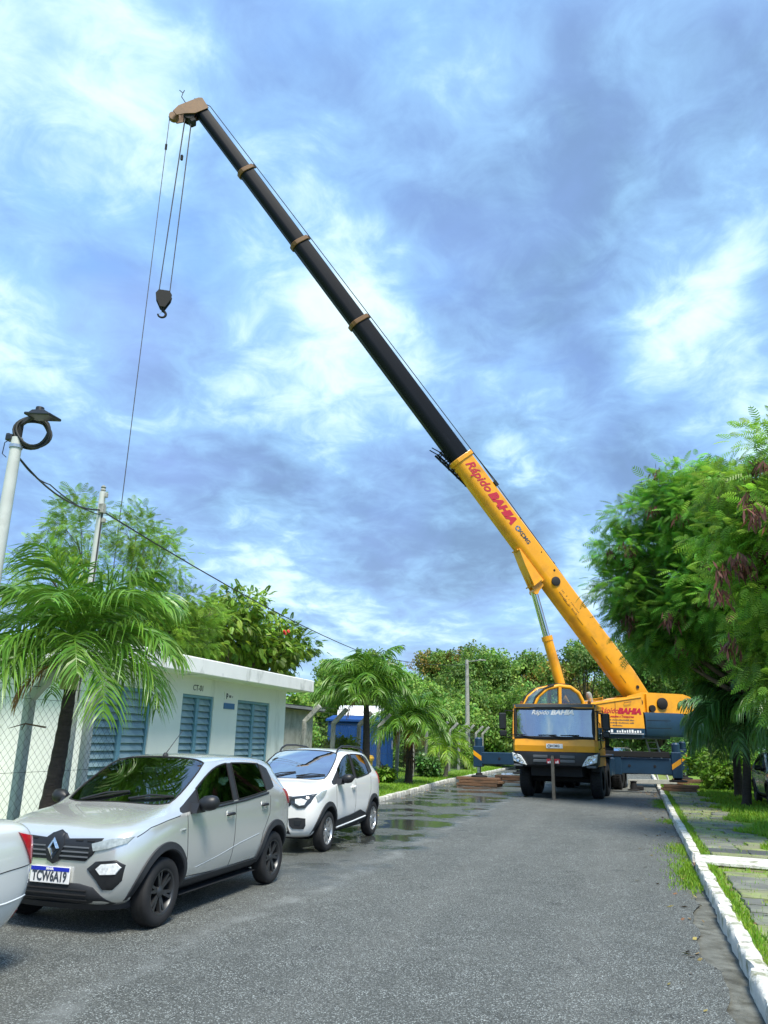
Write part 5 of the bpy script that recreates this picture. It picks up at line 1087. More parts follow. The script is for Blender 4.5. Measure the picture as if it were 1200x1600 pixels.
# --- operator seated in the upper cab
def skin_person(parent_name, joints, edges, radii):
    me = bpy.data.meshes.new(parent_name); me.from_pydata(joints, edges, []); o = bpy.data.objects.new(parent_name, me); col.objects.link(o)
    md = o.modifiers.new('s', 'SKIN'); md.use_smooth_shade = True
    for v, r_ in zip(me.skin_vertices[0].data, radii): v.radius = (r_, r_)
    me.skin_vertices[0].data[0].use_root = True
    o.modifiers.new('d', 'SUBSURF').levels = 2; dg = bpy.context.evaluated_depsgraph_get(); m2 = bpy.data.meshes.new_from_object(o.evaluated_get(dg)); bpy.data.objects.remove(o); return m2
J = [(0, 0, .0), (-.02, 0, .25), (0, 0, .47), (.02, 0, .56), (.0, .19, .46), (.10, .25, .22), (.34, .18, .14), (0, -.19, .46), (.10, -.25, .22), (.34, -.18, .14), (.12, .10, -.02), (.48, .12, 0), (.50, .12, -.42), (.62, .12, -.46), (.12, -.10, -.02), (.48, -.12, 0), (.50, -.12, -.42), (.62, -.12, -.46)]
E_ = [(0, 1), (1, 2), (2, 3), (2, 4), (4, 5), (5, 6), (2, 7), (7, 8), (8, 9), (0, 10), (10, 11), (11, 12), (12, 13), (0, 14), (14, 15), (15, 16), (16, 17)]
rad = [.16, .155, .14, .055, .075, .05, .035, .075, .05, .035, .095, .07, .045, .04, .095, .07, .045, .04]
pw = UPW @ UPM @ Vector((1.52, .84, 2.80)); per = thing('person', pw, 'crane operator in a red shirt sitting inside the upper cab', 'person', rz=R(-148.5))
bme = skin_person('body', J, E_, rad); bo = link('body', bme, 'shirt_red', per)
bme.materials.append(MATS['trousers']); bme.materials.append(MATS['skin'])
for p in bme.polygons:
    c_ = p.center; p.material_index = 1 if (c_.z < .06 and c_.x > -.2 and not (c_.z > -.02 and c_.x < .1 and abs(c_.y) < .08)) else (2 if (c_.z > .55 or (abs(c_.y) > .14 and c_.x > .12 and c_.z > .05)) else 0)
hb = MB(); rings = []
for z, rx, ry, ox in ((-.13, .03, .03, .03), (-.10, .055, .05, .025), (-.04, .085, .068, .01), (.02, .095, .075, 0), (.07, .09, .072, -.005), (.11, .065, .055, -.01), (.13, .02, .02, -.01)): rings.append([Vector((ox+rx*math.cos(a), ry*math.sin(a), z)) for a in [2*math.pi*i/16 for i in range(16)]])
hb.loft(rings); hb.prism([(.09, -.012), (.118, -.010), (.118, .010), (.09, .012)], .035, o=(0, 0, -.04))
for s in (-1, 1): hb.lathe([(0, 0), (.022, 0), (.02, .012), (0, .014)], o=(0, s*.072, -.005), ax=(0, s, 0), n=10)
hb.box((.088, 0, -.075), (.012, .045, .012), ch=.003)
ho = hb.build('head', 'skin', per, 60); ho.location = (.05, 0, .73)
for s in (-1, 1): MB().lathe([(0, 0), (.010, 0), (0, .006)], o=(.088, s*.03, .005), ax=(1, 0, 0), n=8).build('eye', 'ink', ho)
hr = MB(); hr.loft([[Vector((ox+rx*math.cos(a)-(.02 if math.cos(a) > .3 else 0), ry*math.sin(a), z+(.05 if math.cos(a) > .3 else 0))) for a in [2*math.pi*i/16 for i in range(16)]] for z, rx, ry, ox in ((-.01, .100, .081, -.008), (.06, .098, .080, -.01), (.115, .072, .062, -.012), (.138, .02, .02, -.01))]); hr.build('hair', 'hair', ho, 60)
for s in (-1, 1):
    b = MB(); b.box((.37, s*.175, .135), (.09, .03, .075), ch=.012)
    for k in range(4): b.tube([(.40, s*.175, .165-.02*k), (.45, s*.165, .16-.02*k), (.465, s*.14, .155-.02*k)], [.010, .009, .007], 6)
    b.tube([(.36, s*.165, .17), (.39, s*.14, .185), (.43, s*.13, .18)], [.011, .010, .008], 6); b.build('hand', 'skin', per, 60)
# ------------------------------------------------------------------ cars
def paint(name, c, metal, rough, flake=0.):
    m = mat(name, c, rough, metal, coat=1.0, vary=flake, vscale=900, back=(.02, .02, .02)); return m
paint('paint_silver', (.74, .75, .72), .62, .25, .06)
paint('paint_white', (.80, .80, .78), 0., .2)
paint('paint_silver_cool', (.76, .78, .77), .3, .25, .05)
mat('cladding', (.020, .022, .026), .6, vary=.15, vscale=10, bump=.15, bscale=300)
mat('rim_dark', (.075, .078, .082), .38, metal=.7)
mat('rim_silver', (.55, .56, .57), .3, metal=.8)
mat('tail_red', (.50, .012, .025), .15, coat=.8)
mat('plate_white', (.80, .80, .80), .45)
mat('plate_blue', (.015, .03, .42), .45)
mat('reflector_red', (.25, .01, .015), .3)
mat('lens_grey', (.30, .34, .34), .12, coat=.8, vary=.3, vscale=25)
mat('cabin_trim', (.035, .037, .04), .8)
mat('dark_lens', (.03, .035, .04), .1, coat=.8)
glass_mat('car_glass', (.55, .76, .72), .2)
glass_mat('car_glass_bright', (.6, .7, .68), .65)
glass_mat('car_glass_dark', (.16, .25, .23), .06)
class Car:
    def __init__(s, name, label, loc, rz, st, paintm, wx, wr, cells, group=None, glass='car_glass', side_glass='car_glass_dark', arch=.355, track=.70):
        s.root = thing(name, loc, label, 'car', rz=rz, group=group); s.p = paintm; s.wx = wx; s.wr = wr; s.arch = arch
        n = len(st); V, F, FM = [], [], []; idx = {}
        for i, a in enumerate(st):
            x, zb, ws_, wm, wsh, zsh, wb, zbl, ww, zw, wrf, zr, zt = a
            half = [(0, zb), (ws_*.88, zb), (ws_, zb+.09), (wm*.992, zb+.09+(.62-zb-.09)*.5 if zt > .8 else (zb+zsh)/2-.04), (wm, .64 if zt > .8 else (zb+zsh)/2+.06), (wsh, zsh), (wb, zbl), (ww, zw), (wrf, zr), (wrf*.55, zt-.012), (0, zt)]
            for sd_ in (1, -1):
                for j, (y, z) in enumerate(half):
                    if sd_ < 0 and j in (0, 10): idx[(i, j, -1)] = idx[(i, j, 1)]; continue
                    idx[(i, j, sd_)] = len(V); V.append((x, sd_*y, z))
        for i in range(n-1):
            for j in range(10):
                mi = cells.get((i, j), 0)
                for sd_ in (1, -1):
                    q = [idx[(i, j, sd_)], idx[(i+1, j, sd_)], idx[(i+1, j+1, sd_)], idx[(i, j+1, sd_)]]
                    F.append(q if sd_ > 0 else q[::-1]); FM.append(mi)
        for i, rev in ((0, False), (n-1, True)):
            for j in range(10):
                q = [idx[(i, j, 1)], idx[(i, j+1, 1)], idx[(i, j+1, -1)], idx[(i, j, -1)]]; q = [k for k_, k in enumerate(q) if k not in q[:k_]]
                F.append(q[::-1] if rev else q); FM.append(0)
        me = bpy.data.meshes.new('shell'); me.from_pydata(V, [], F); me.update(); me.polygons.foreach_set('material_index', FM)
        bm = bmesh.new(); bm.from_mesh(me); bmesh.ops.recalc_face_normals(bm, faces=bm.faces)
        cl = bm.edges.layers.float.get('crease_edge') or bm.edges.layers.float.new('crease_edge')
        for e in bm.edges:
            ms = {f.material_index for f in e.link_faces}
            if len(ms) > 1: e[cl] = .45
        bm.to_mesh(me); bm.free()
        mats_ = [paintm, glass, side_glass, 'cladding']
        for k in mats_: me.materials.append(MATS[k])
        o = bpy.data.objects.new('shell', me); col.objects.link(o); o.modifiers.new('s', 'SUBSURF').levels = 2
        dg = bpy.context.evaluated_depsgraph_get(); sm = bpy.data.meshes.new_from_object(o.evaluated_get(dg))
        bm = bmesh.new(); bm.from_mesh(sm); s.bvh = BVHTree.FromBMesh(bm); bm.free()
        # wheel wells
        cut = MB()
        for x in wx:
            for sd_ in (-1, 1): cut.lathe([(0, 0), (arch, 0), (arch, .62), (0, .62)], o=(x, sd_*.42 if sd_ > 0 else -1.04, wr+.01), ax=(0, 1, 0), n=40)
        cm = cut.mesh('cut'); cm.polygons.foreach_set('material_index', [3]*len(cm.polygons))
        for k in mats_: cm.materials.append(MATS[k])
        co = bpy.data.objects.new('cut', cm); col.objects.link(co); bo = o.modifiers.new('b', 'BOOLEAN'); bo.object = co; bo.operation = 'DIFFERENCE'; bo.solver = 'EXACT'
        dg = bpy.context.evaluated_depsgraph_get(); full = bpy.data.meshes.new_from_object(o.evaluated_get(dg)); bpy.data.objects.remove(co); bpy.data.objects.remove(o)
        # part the panes from the shell
        bm = bmesh.new(); bm.from_mesh(full); s.parts = {}
        def sub(sel, nm, m, parent):
            b2 = bmesh.new(); mp = {}
            for f in sel:
                vs_ = []
                for v in f.verts:
                    if v not in mp: mp[v] = b2.verts.new(v.co)
                    vs_.append(mp[v])
                try: nf = b2.faces.new(vs_); nf.smooth = True
                except ValueError: pass
            m2 = bpy.data.meshes.new(nm); b2.normal_update(); b2.to_mesh(m2); b2.free(); m2.set_sharp_from_angle(angle=R(40)); return link(nm, m2, m, parent)
        by = {}
        for f in bm.faces: by.setdefault(f.material_index, []).append(f)
        s.body = sub(by[0], 'body', paintm, s.root); 
        left = set(by.get(3, []))
        while left:
            f0 = left.pop(); isl = [f0]; stack = [f0]
            while stack:
                f = stack.pop()
                for e in f.edges:
                    for f2 in e.link_faces:
                        if f2 in left: left.discard(f2); isl.append(f2); stack.append(f2)
            ce = sum((f.calc_center_median() for f in isl), Vector())/len(isl); sub(isl, 'wheel_well' if ce.z < .75 else 'pillar_trim', 'cladding', s.body)
        # islands of glass
        for mi, g in ((1, glass), (2, side_glass)):
            left = set(by.get(mi, []))
            while left:
                f0 = left.pop(); isl = [f0]; stack = [f0]
                while stack:
                    f = stack.pop()
                    for e in f.edges:
                        for f2 in e.link_faces:
                            if f2 in left: left.discard(f2); isl.append(f2); stack.append(f2)
                c = sum((f.calc_center_median() for f in isl), Vector())/len(isl)
                nm = 'windscreen' if mi == 1 and c.x > 0 else 'rear_window' if mi == 1 else 'side_window'; w_ = sub(isl, nm, g, s.root)
                # rubber seal round the pane
                isls = set(isl); sb = MB()
                for f in isl:
                    for e in f.edges:
                        if any(q not in isls for q in e.link_faces): a, b_ = e.verts[0].co, e.verts[1].co; sb.tube([a, b_], .010, 4, cap=False)
                sb.build('seal', 'black_rubber', w_)
        bm.free()
    def S(s, x, z, off=0., sd=1):
        h = s.bvh.ray_cast(Vector((x, 3*sd, z)), Vector((0, -sd, 0)))[0]
        if h is None: h = s.bvh.find_nearest(Vector((x, .9*sd, z)))[0]
        return Vector((x, h.y+off*sd, z))
    def Fp(s, y, z, off=0., sd=1):
        h = s.bvh.ray_cast(Vector((4*sd, y, z)), Vector((-sd, 0, 0)))[0]
        if h is None: h = s.bvh.find_nearest(Vector((1.8*sd, y, z)))[0]
        return Vector((h.x+off*sd, y, z))
    def T(s, x, y, off=0.):
        h = s.bvh.ray_cast(Vector((x, y, 4)), Vector((0, 0, -1)))[0]; return Vector((x, y, h.z+off))
    def patch(s, name, m, outline, proj, off=.012, parent=None, sub_=5, sink=-.012, smooth=45):
        P = []
        k = len(outline)
        for i in range(k):
            a, b_ = outline[i], outline[(i+1) % k]
            for q in range(sub_): t = q/sub_; P.append((a[0]+(b_[0]-a[0])*t, a[1]+(b_[1]-a[1])*t))
        cx_, cy_ = sum(p[0] for p in P)/len(P), sum(p[1] for p in P)/len(P); mb = MB(); rings = []
        for sc_, of in ((1, sink), (1, off*.6), (.965, off), (.66, off), (.33, off), (.04, off)): rings.append([proj(cx_+(x-cx_)*sc_, cy_+(y-cy_)*sc_, of) for x, y in P])
        mb.loft(rings, cap=False); mb.add(rings[-1], [tuple(range(len(P)))]); return mb.build(name, m, parent or s.root, smooth=smooth)
    def line(s, name, m, pts, proj, r, off=0., parent=None, sub_=6, n=5):
        P = []
        for a, b_ in zip(pts, pts[1:]):
            for q in range(sub_): t = q/sub_; P.append(proj(a[0]+(b_[0]-a[0])*t, a[1]+(b_[1]-a[1])*t, off))
        P.append(proj(*pts[-1], off)); return MB().tube(P, r, n).build(name, m, parent or s.root, smooth=60)
    def arches(s, w_in, w_out, a0=-.06, a1=math.pi+.06, off=.020):
        for x in s.wx:
            for sd in (-1, 1):
                rings = []
                for i in range(25):
                    a = a0+(a1-a0)*i/24; c, q = math.cos(a), math.sin(a); zz = lambda r_: max(.2, s.wr+.01+q*r_)
                    yo = s.S(x+c*w_out, zz(w_out), 0, sd).y*sd; yi = max(yo, s.S(x+c*(w_out+.02), zz(w_out+.02), 0, sd).y*sd)
                    rings.append([Vector((x+c*w_in, sd*(yi-.10), zz(w_in))), Vector((x+c*w_in, sd*(yi+off), zz(w_in))), Vector((x+c*(w_in+.012), sd*(yi+off+.008), zz(w_in+.012))), Vector((x+c*(w_out-.01), sd*(yi+off*.8), zz(w_out-.01))), Vector((x+c*w_out, sd*(yi-.03), zz(w_out)))])
                MB().loft(rings, cap=False, closed=False).build('arch_trim', 'cladding', s.body, smooth=40)
    def wheels(s, track, wd, rimr, rim_m, spokes=5, double=True, steer=0.):
        r = s.wr; b = MB(); h = wd/2
        b.lathe([(rimr, -h*.92), (r*.86, -h), (r*.965, -h*.86), (r, -h*.55), (r, h*.55), (r*.965, h*.86), (r*.86, h), (rimr+.012, h*.95), (rimr, h*.80)], ax=(0, 1, 0), n=40)
        for gx in (-.045, 0, .045): b.lathe([(r+.0005, gx-.004), (r-.006, gx), (r+.0005, gx+.004)], ax=(0, 1, 0), n=40)
        ty = b.mesh('tyre', 50); ty.materials.append(MATS['black_rubber'])
        b = MB(); b.lathe([(rimr+.004, -h*.8), (rimr-.012, -h*.7), (rimr-.02, h*.5), (rimr-.006, h*.86), (rimr+.008, h*.92)], ax=(0, 1, 0), n=40)
        b.lathe([(0, h*.75), (.030, h*.75), (.05, h*.62), (.058, h*.2), (0, h*.2)], ax=(0, 1, 0), n=20)
        for k in range(spokes):
            for dlt in ((-.15, .15) if double else (0,)):
                a = 2*math.pi*k/spokes; p0 = Vector((.045*math.cos(a+dlt*.6), h*.52, .045*math.sin(a+dlt*.6))); rr = rimr-.012; p1 = Vector((rr*math.cos(a+dlt), h*.70, rr*math.sin(a+dlt)))
                d = (p1-p0); wv = .024 if double else .05; rad = d.normalized(); sdv = Vector((0, 1, 0)).cross(rad).normalized()
                b.loft([[p0-sdv*wv*.6+Vector((0, h*.06, 0)), p0+sdv*wv*.6+Vector((0, h*.06, 0)), p0+sdv*wv*.5-Vector((0, .03, 0)), p0-sdv*wv*.5-Vector((0, .03, 0))], [p1-sdv*wv*.5+Vector((0, h*.06, 0)), p1+sdv*wv*.5+Vector((0, h*.06, 0)), p1+sdv*wv*.5-Vector((0, .03, 0)), p1-sdv*wv*.5-Vector((0, .03, 0))]])
        ri = b.mesh('rim', 35); ri.materials.append(MATS[rim_m])
        b = MB(); b.lathe([(0, 0), (rimr*.72, 0), (rimr*.72, .012), (0, .012)], o=(0, -.01, 0), ax=(0, 1, 0), n=28); br = b.mesh('brake_disc', 35); br.materials.append(MATS['under_black'])
        for x in s.wx:
            for sd in (-1, 1):
                o = bpy.data.objects.new('wheel', ty); col.objects.link(o); o.parent = s.root; o.location = (x, sd*track, r); o.rotation_euler = (0, rnd.uniform(0, 3), (0 if sd > 0 else math.pi)+(steer if x > 0 else 0))
                for nm, me in (('rim', ri), ('brake_disc', br)): q = bpy.data.objects.new(nm, me); col.objects.link(q); q.parent = o
    def cabin(s, zs=.42, seat_x=(.05, -.85), top=1.18, w_=.36, dash_x=.78, dash_z=.92):
        MB().box((-.2, 0, .34), (2.6, 1.2, .06)).build('floor_pan', 'cabin_trim', s.root)
        MB().box((dash_x, 0, dash_z), (.36, 1.25, .16), ch=.05).build('dashboard', 'cabin_trim', s.root)
        for x in seat_x:
            for y in (-w_, w_):
                b = MB(); b.box((x+.12, y, zs+.10), (.5, .46, .18), ch=.06); b.box((x-.18, y, zs+.45), (.16, .44, .62), M=Matrix.Rotation(-.18, 3, 'Y'), ch=.06); o = b.build('seat', 'cabin_trim', s.root); MB().box((x-.27, y, top), (.09, .25, .17), ch=.035).build('headrest', 'cabin_trim', o)
        b = MB(); c = Vector((dash_x-.36, .36, dash_z+.06)); ax_ = Vector((-.9, 0, .45)).normalized(); u_ = Vector((0, 1, 0)); v_ = ax_.cross(u_); b.tube([c+(u_*math.cos(a)+v_*math.sin(a))*.18 for a in [2*math.pi*i/24 for i in range(24)]], .016, 6, closed=True); b.tube([c-u_*.18, c+u_*.18], .016, 5); b.tube([c, c-ax_*.3], .03, 6); b.build('steering_wheel', 'cabin_trim', s.root)
        MB().box((.36, 0, top+.13), (.03, .22, .06), ch=.01).build('inner_mirror', 'cabin_trim', s.root)
    def mirror(s, x, z, m='black_plastic', size=1.):
        for sd in (-1, 1):
            p = s.S(x, z, 0, sd); b = MB(); e = size; rings = []
            for t, k in ((0, .55), (.25, .95), (.6, 1.), (.85, .85), (1., .45)): rings.append([p+Vector((-.03+.075*k*e*math.cos(a)+.02*(1-t), sd*(.045+.19*t*e), .065+.075*k*e*math.sin(a)+.012*t)) for a in [2*math.pi*i/14 for i in range(14)]])
            b.loft(rings); o = b.build('door_mirror', m, s.root, smooth=60); b = MB(); b.loft([[p+Vector((dx, sd*dy, dz)) for dx, dz in ((.10, -.02), (.05, .07), (-.05, .06), (-.08, -.02))] for dy in (-.03, .07)]); b.build('mirror_foot', m, o)
    def wipers(s, base, tips):
        ws_ = next((c for c in s.root.children if c.name.split('.')[0] == 'windscreen'), s.root)
        for (x0, y0), (x1, y1) in zip(base, tips):
            a = s.T(x0, y0, .02); c = s.T(x1, y1, .018); mid = s.T((x0+x1)/2, (y0+y1)/2, .04); MB().tube([a, mid, c], [.012, .009, .006], 6).build('wiper', 'black_plastic', ws_)
            P = [s.T(x1+(x0-x1)*t, y1+(y0-y1)*t, .012) for t in (0, .25, .5, .75, .95)]; MB().tube(P, .008, 5).build('wiper_blade', 'black_rubber', ws_)
    def handle(s, x, z):
        for sd in (-1, 1):
            pr = lambda a, b_, o: s.S(a, b_, o, sd); bk = s.patch('handle_recess', s.p, [(x-.07, z-.045), (x+.07, z-.045), (x+.085, z), (x+.06, z+.05), (x-.06, z+.05), (x-.085, z)], pr, .003, s.body, 3); P = [pr(x+.085-.17*t, z+.005+.012*math.sin(math.pi*t), .010+.030*math.sin(math.pi*t)) for t in [i/8 for i in range(9)]]; MB().tube(P, [.010]+[.016]*7+[.010], 7).build('door_handle', 'black_plastic' if s.p != 'paint_white' else s.p, s.body, smooth=60)

PL, PR = 1, -1
def side(car, sd): return lambda a, b_, o: car.S(a, b_, o, sd)
def mirror_y(pts): return [(-a, b_) for a, b_ in pts]
# stations: x, floor, sill w, mid w, shoulder w/z, belt w/z, glass top w/z, roof edge w/z, crown z
def hatch(Z=1.0, W=1.0, nose=0., tall=0.):
    t = [(1.79, .34, .48, .55, .53, .60, .49, .63, .43, .655, .34, .665, .67), (1.765, .26, .58, .65, .63, .72, .59, .77, .51, .79, .38, .80, .805), (1.68, .22, .66, .735, .715, .80, .67, .85, .58, .87, .42, .88, .885),
         (1.48, .20, .71, .78, .77, .84, .73, .89, .65, .918, .49, .932, .94), (1.22, .20, .72, .79, .78, .88, .75, .925, .685, .955, .55, .975, .985), (.97, .20, .72, .785, .775, .90, .76, .945, .71, .965, .63, 1.0, 1.02),
         (.60, .20, .72, .78, .77, .905, .755, .96, .68, 1.16, .615, 1.215, 1.25), (.20, .20, .72, .78, .77, .92, .755, .975, .63, 1.375, .575, 1.425, 1.46), (-.13, .20, .72, .78, .77, .93, .755, .985, .618, 1.405, .565, 1.452, 1.484),
         (-.22, .20, .72, .78, .77, .935, .755, .988, .616, 1.405, .563, 1.452, 1.486), (-.60, .20, .72, .785, .772, .95, .755, 1.01, .61, 1.40, .557, 1.447, 1.482), (-.97, .20, .72, .79, .775, .975, .752, 1.05, .60, 1.375, .55, 1.432, 1.468), (-1.24, .20, .72, .79, .775, .98, .748, 1.06, .585, 1.34, .54, 1.41, 1.446),
         (-1.46, .21, .71, .78, .77, .97, .742, 1.06, .565, 1.28, .53, 1.378, 1.41), (-1.60, .23, .69, .765, .757, .95, .73, 1.04, .61, 1.14, .52, 1.24, 1.265), (-1.71, .27, .65, .735, .73, .92, .695, .985, .62, 1.02, .5, 1.045, 1.055), (-1.77, .35, .58, .66, .65, .80, .61, .86, .54, .895, .4, .91, .915)]
    return t
HC = {}
for i in (5, 6): HC[(i, 8)] = 1; HC[(i, 9)] = 1
for i in (6, 7): HC[(i, 6)] = 2
for i in (9, 10): HC[(i, 6)] = 2
HC[(8, 6)] = 3; HC[(5, 6)] = 3; HC[(11, 6)] = 3
for i in (13, 14): HC[(i, 8)] = 1; HC[(i, 9)] = 1
def silver_hatch():
    c = Car('hatchback_car', 'silver compact hatchback with black wheel arch trim, parked second from the camera', (-4.97, 8.06, 0), R(-90), hatch(), 'paint_silver', (1.20, -1.20), .293, HC)
    c.wheels(.695, .17, .188, 'rim_dark', 6, True); c.arches(.345, .425); c.cabin(dash_z=.86); c.mirror(.70, .96); c.wipers([(.93, .12), (.96, -.42)], [(.84, .58), (.82, .05)]); c.handle(-.02, .86); c.handle(-.86, .90)
    def zm(z): return lerp_tab([(0, 0), (.25, .225), (.50, .42), (.70, .60), (.95, .835), (2, 1.88)], z)
    f = lambda y, z, off=0.: c.Fp(y, zm(z), off)
    gr = c.patch('grille', 'black_plastic', [(-.47, .905), (-.12, .885), (-.07, .93), (.07, .93), (.12, .885), (.47, .905), (.40, .76), (.33, .70), (-.33, .70), (-.40, .76)], f, .012)
    for z in (.735, .775, .815): c.line('grille_bar', 'grille_grey', [(-.36, z), (-.1, z), (.1, z), (.36, z)], f, .008, .014, gr)
    for y in (-.36, -.24, .24, .36): c.line('grille_bar', 'under_black', [(y-.035, .875), (y+.035, .875)], f, .007, .014, gr, 2)
    # rhombus badge
    b = MB(); p0 = f(0, .80, .03)
    for s1, s2, dx in ((1., 1., 0),):
        o_ = [(0, .092), (.062, 0), (0, -.092), (-.062, 0)]; i_ = [(0, .045), (.026, 0), (0, -.045), (-.026, 0)]
        out = [p0+Vector((0, y, z)) for y, z in o_]; inn = [p0+Vector((.012, y*1.25, z*1.25)) for y, z in i_]; inb = [p0+Vector((-.004, y, z)) for y, z in i_]; b.loft([out, inn, inb], cap=False)
    b.build('maker_badge', 'chrome', gr)
    c.patch('badge_shield', 'black_plastic', [(0, .955), (.06, .93), (.10, .82), (.06, .69), (0, .66), (-.06, .69), (-.10, .82), (-.06, .93)], f, .022, gr)
    for sd in (1, -1):
        m_ = (lambda q: q) if sd > 0 else mirror_y
        c.patch('day_light', 'lens_grey', m_([(.37, .855), (.40, .79), (.55, .82), (.685, .865), (.71, .92), (.55, .905)]), f, .016)
        hl = c.patch('headlight', 'black_plastic', m_([(.36, .635), (.44, .705), (.63, .725), (.695, .68), (.675, .54), (.61, .45), (.53, .45), (.47, .53)]), f, .012)
        l2 = c.patch('lamp_lens', 'lens', m_([(.45, .64), (.50, .685), (.64, .70), (.675, .66), (.64, .60), (.50, .59)]), f, .020, hl)
        pr = side(c, sd)
        c.patch('tail_light', 'tail_red', [(-1.50, 1.06), (-1.64, 1.03), (-1.68, .90), (-1.62, .88), (-1.56, .95)], pr, .014)
        c.line('door_seam', 'under_black', [(.86, .96), (.84, .70), (.80, .36), (-.05, .32)], pr, .0045, -.001, c.body); c.line('door_seam', 'under_black', [(-.17, .98), (-.15, .60), (-.12, .34)], pr, .0045, -.001, c.body); c.line('door_seam', 'under_black', [(-1.05, 1.0), (-1.02, .80), (-.85, .60), (-.80, .34), (-.12, .33)], pr, .0045, -.001, c.body)
        c.line('body_crease', c.p, [(.62, .42), (.2, .47), (-.3, .55), (-.75, .60)], pr, .02, -.016, c.body)
        c.line('belt_trim', 'black_plastic', [(.80, .945), (.2, .965), (-.4, .99), (-1.0, 1.035)], pr, .013, .002, c.body)
        c.patch('sill', 'cladding', [(.82, .33), (.82, .20), (-.82, .20), (-.82, .33)], pr, .018, c.body)
        c.line('turn_light', 'lens_grey', [(.98, .80), (.90, .80)], pr, .012, .004, c.body, 2)
        # recessed rear handle is round on this model
        c.line('shut_line', 'under_black', [(1.62, .80), (1.45, .865), (1.2, .905), (.98, .93)], lambda a, b_, o, sd=sd: c.S(a, b_, o, sd), .004, 0, c.body)
    lo_ = c.patch('lower_intake', 'cladding', [(-.60, .30), (-.44, .47), (-.30, .50), (.30, .50), (.44, .47), (.60, .30), (.50, .25), (-.50, .25)], f, .012)
    for z in (.33, .38, .43): c.line('intake_bar', 'under_black', [(-.38, z), (0, z), (.38, z)], f, .007, .014, lo_)
    b = MB(); rings = []
    for a in [i/16 for i in range(17)]:
        y = -.63+1.26*a; p = f(max(-.66, min(.66, y)), .34, 0); x = p.x-.02-(.25*y*y) if abs(y) < .6 else p.x-.11-(abs(y)-.6)*1.6; rings.append([Vector((x-.10, y, .19)), Vector((x-.02, y, .20)), Vector((x+.012, y, .25)), Vector((x-.06, y, .275))])
    b.loft(rings); b.build('bumper_lip', 'cladding', c.body, smooth=40)
    p0 = f(0, .565, 0); pb = MB().box((p0.x+.022, 0, .475), (.016, .41, .135), ch=.004); po = pb.build('number_plate', 'plate_white', c.root)
    MB().box((p0.x+.0315, 0, .525), (.003, .405, .032)).build('plate_band', 'plate_blue', po); lettering('BRASIL', .026, 'letter_white', po, (p0.x+.034, 0, .525), (0, 1, 0), (0, 0, 1), bold=.001)
    lettering('TCW6A19', .112, 'ink', po, (p0.x+.0315, 0, .462), (0, 1, 0), (0, 0, 1), sx=.72, bold=.003)
    for s_ in (): c.line('bonnet_crease', c.p, [(1.60, s_*.8), (1.3, s_), (1.02, s_*1.15)], lambda a, b_, o: c.T(a, b_, o), .012, -.005, c.body)
    b = MB(); q = c.T(.14, .0, 0); b.lathe([(0, 0), (.035, 0), (.02, .03), (0, .035)], o=q, n=10); b.tube([q+Vector((0, 0, .02)), q+Vector((-.32, 0, .28))], [.006, .0025], 5); b.build('aerial', 'black_plastic', c.root)
    MB().box((0, 0, .24), (2.9, 1.05, .12)).build('underbody', 'under_black', c.root)
    return c
sh_ = silver_hatch()
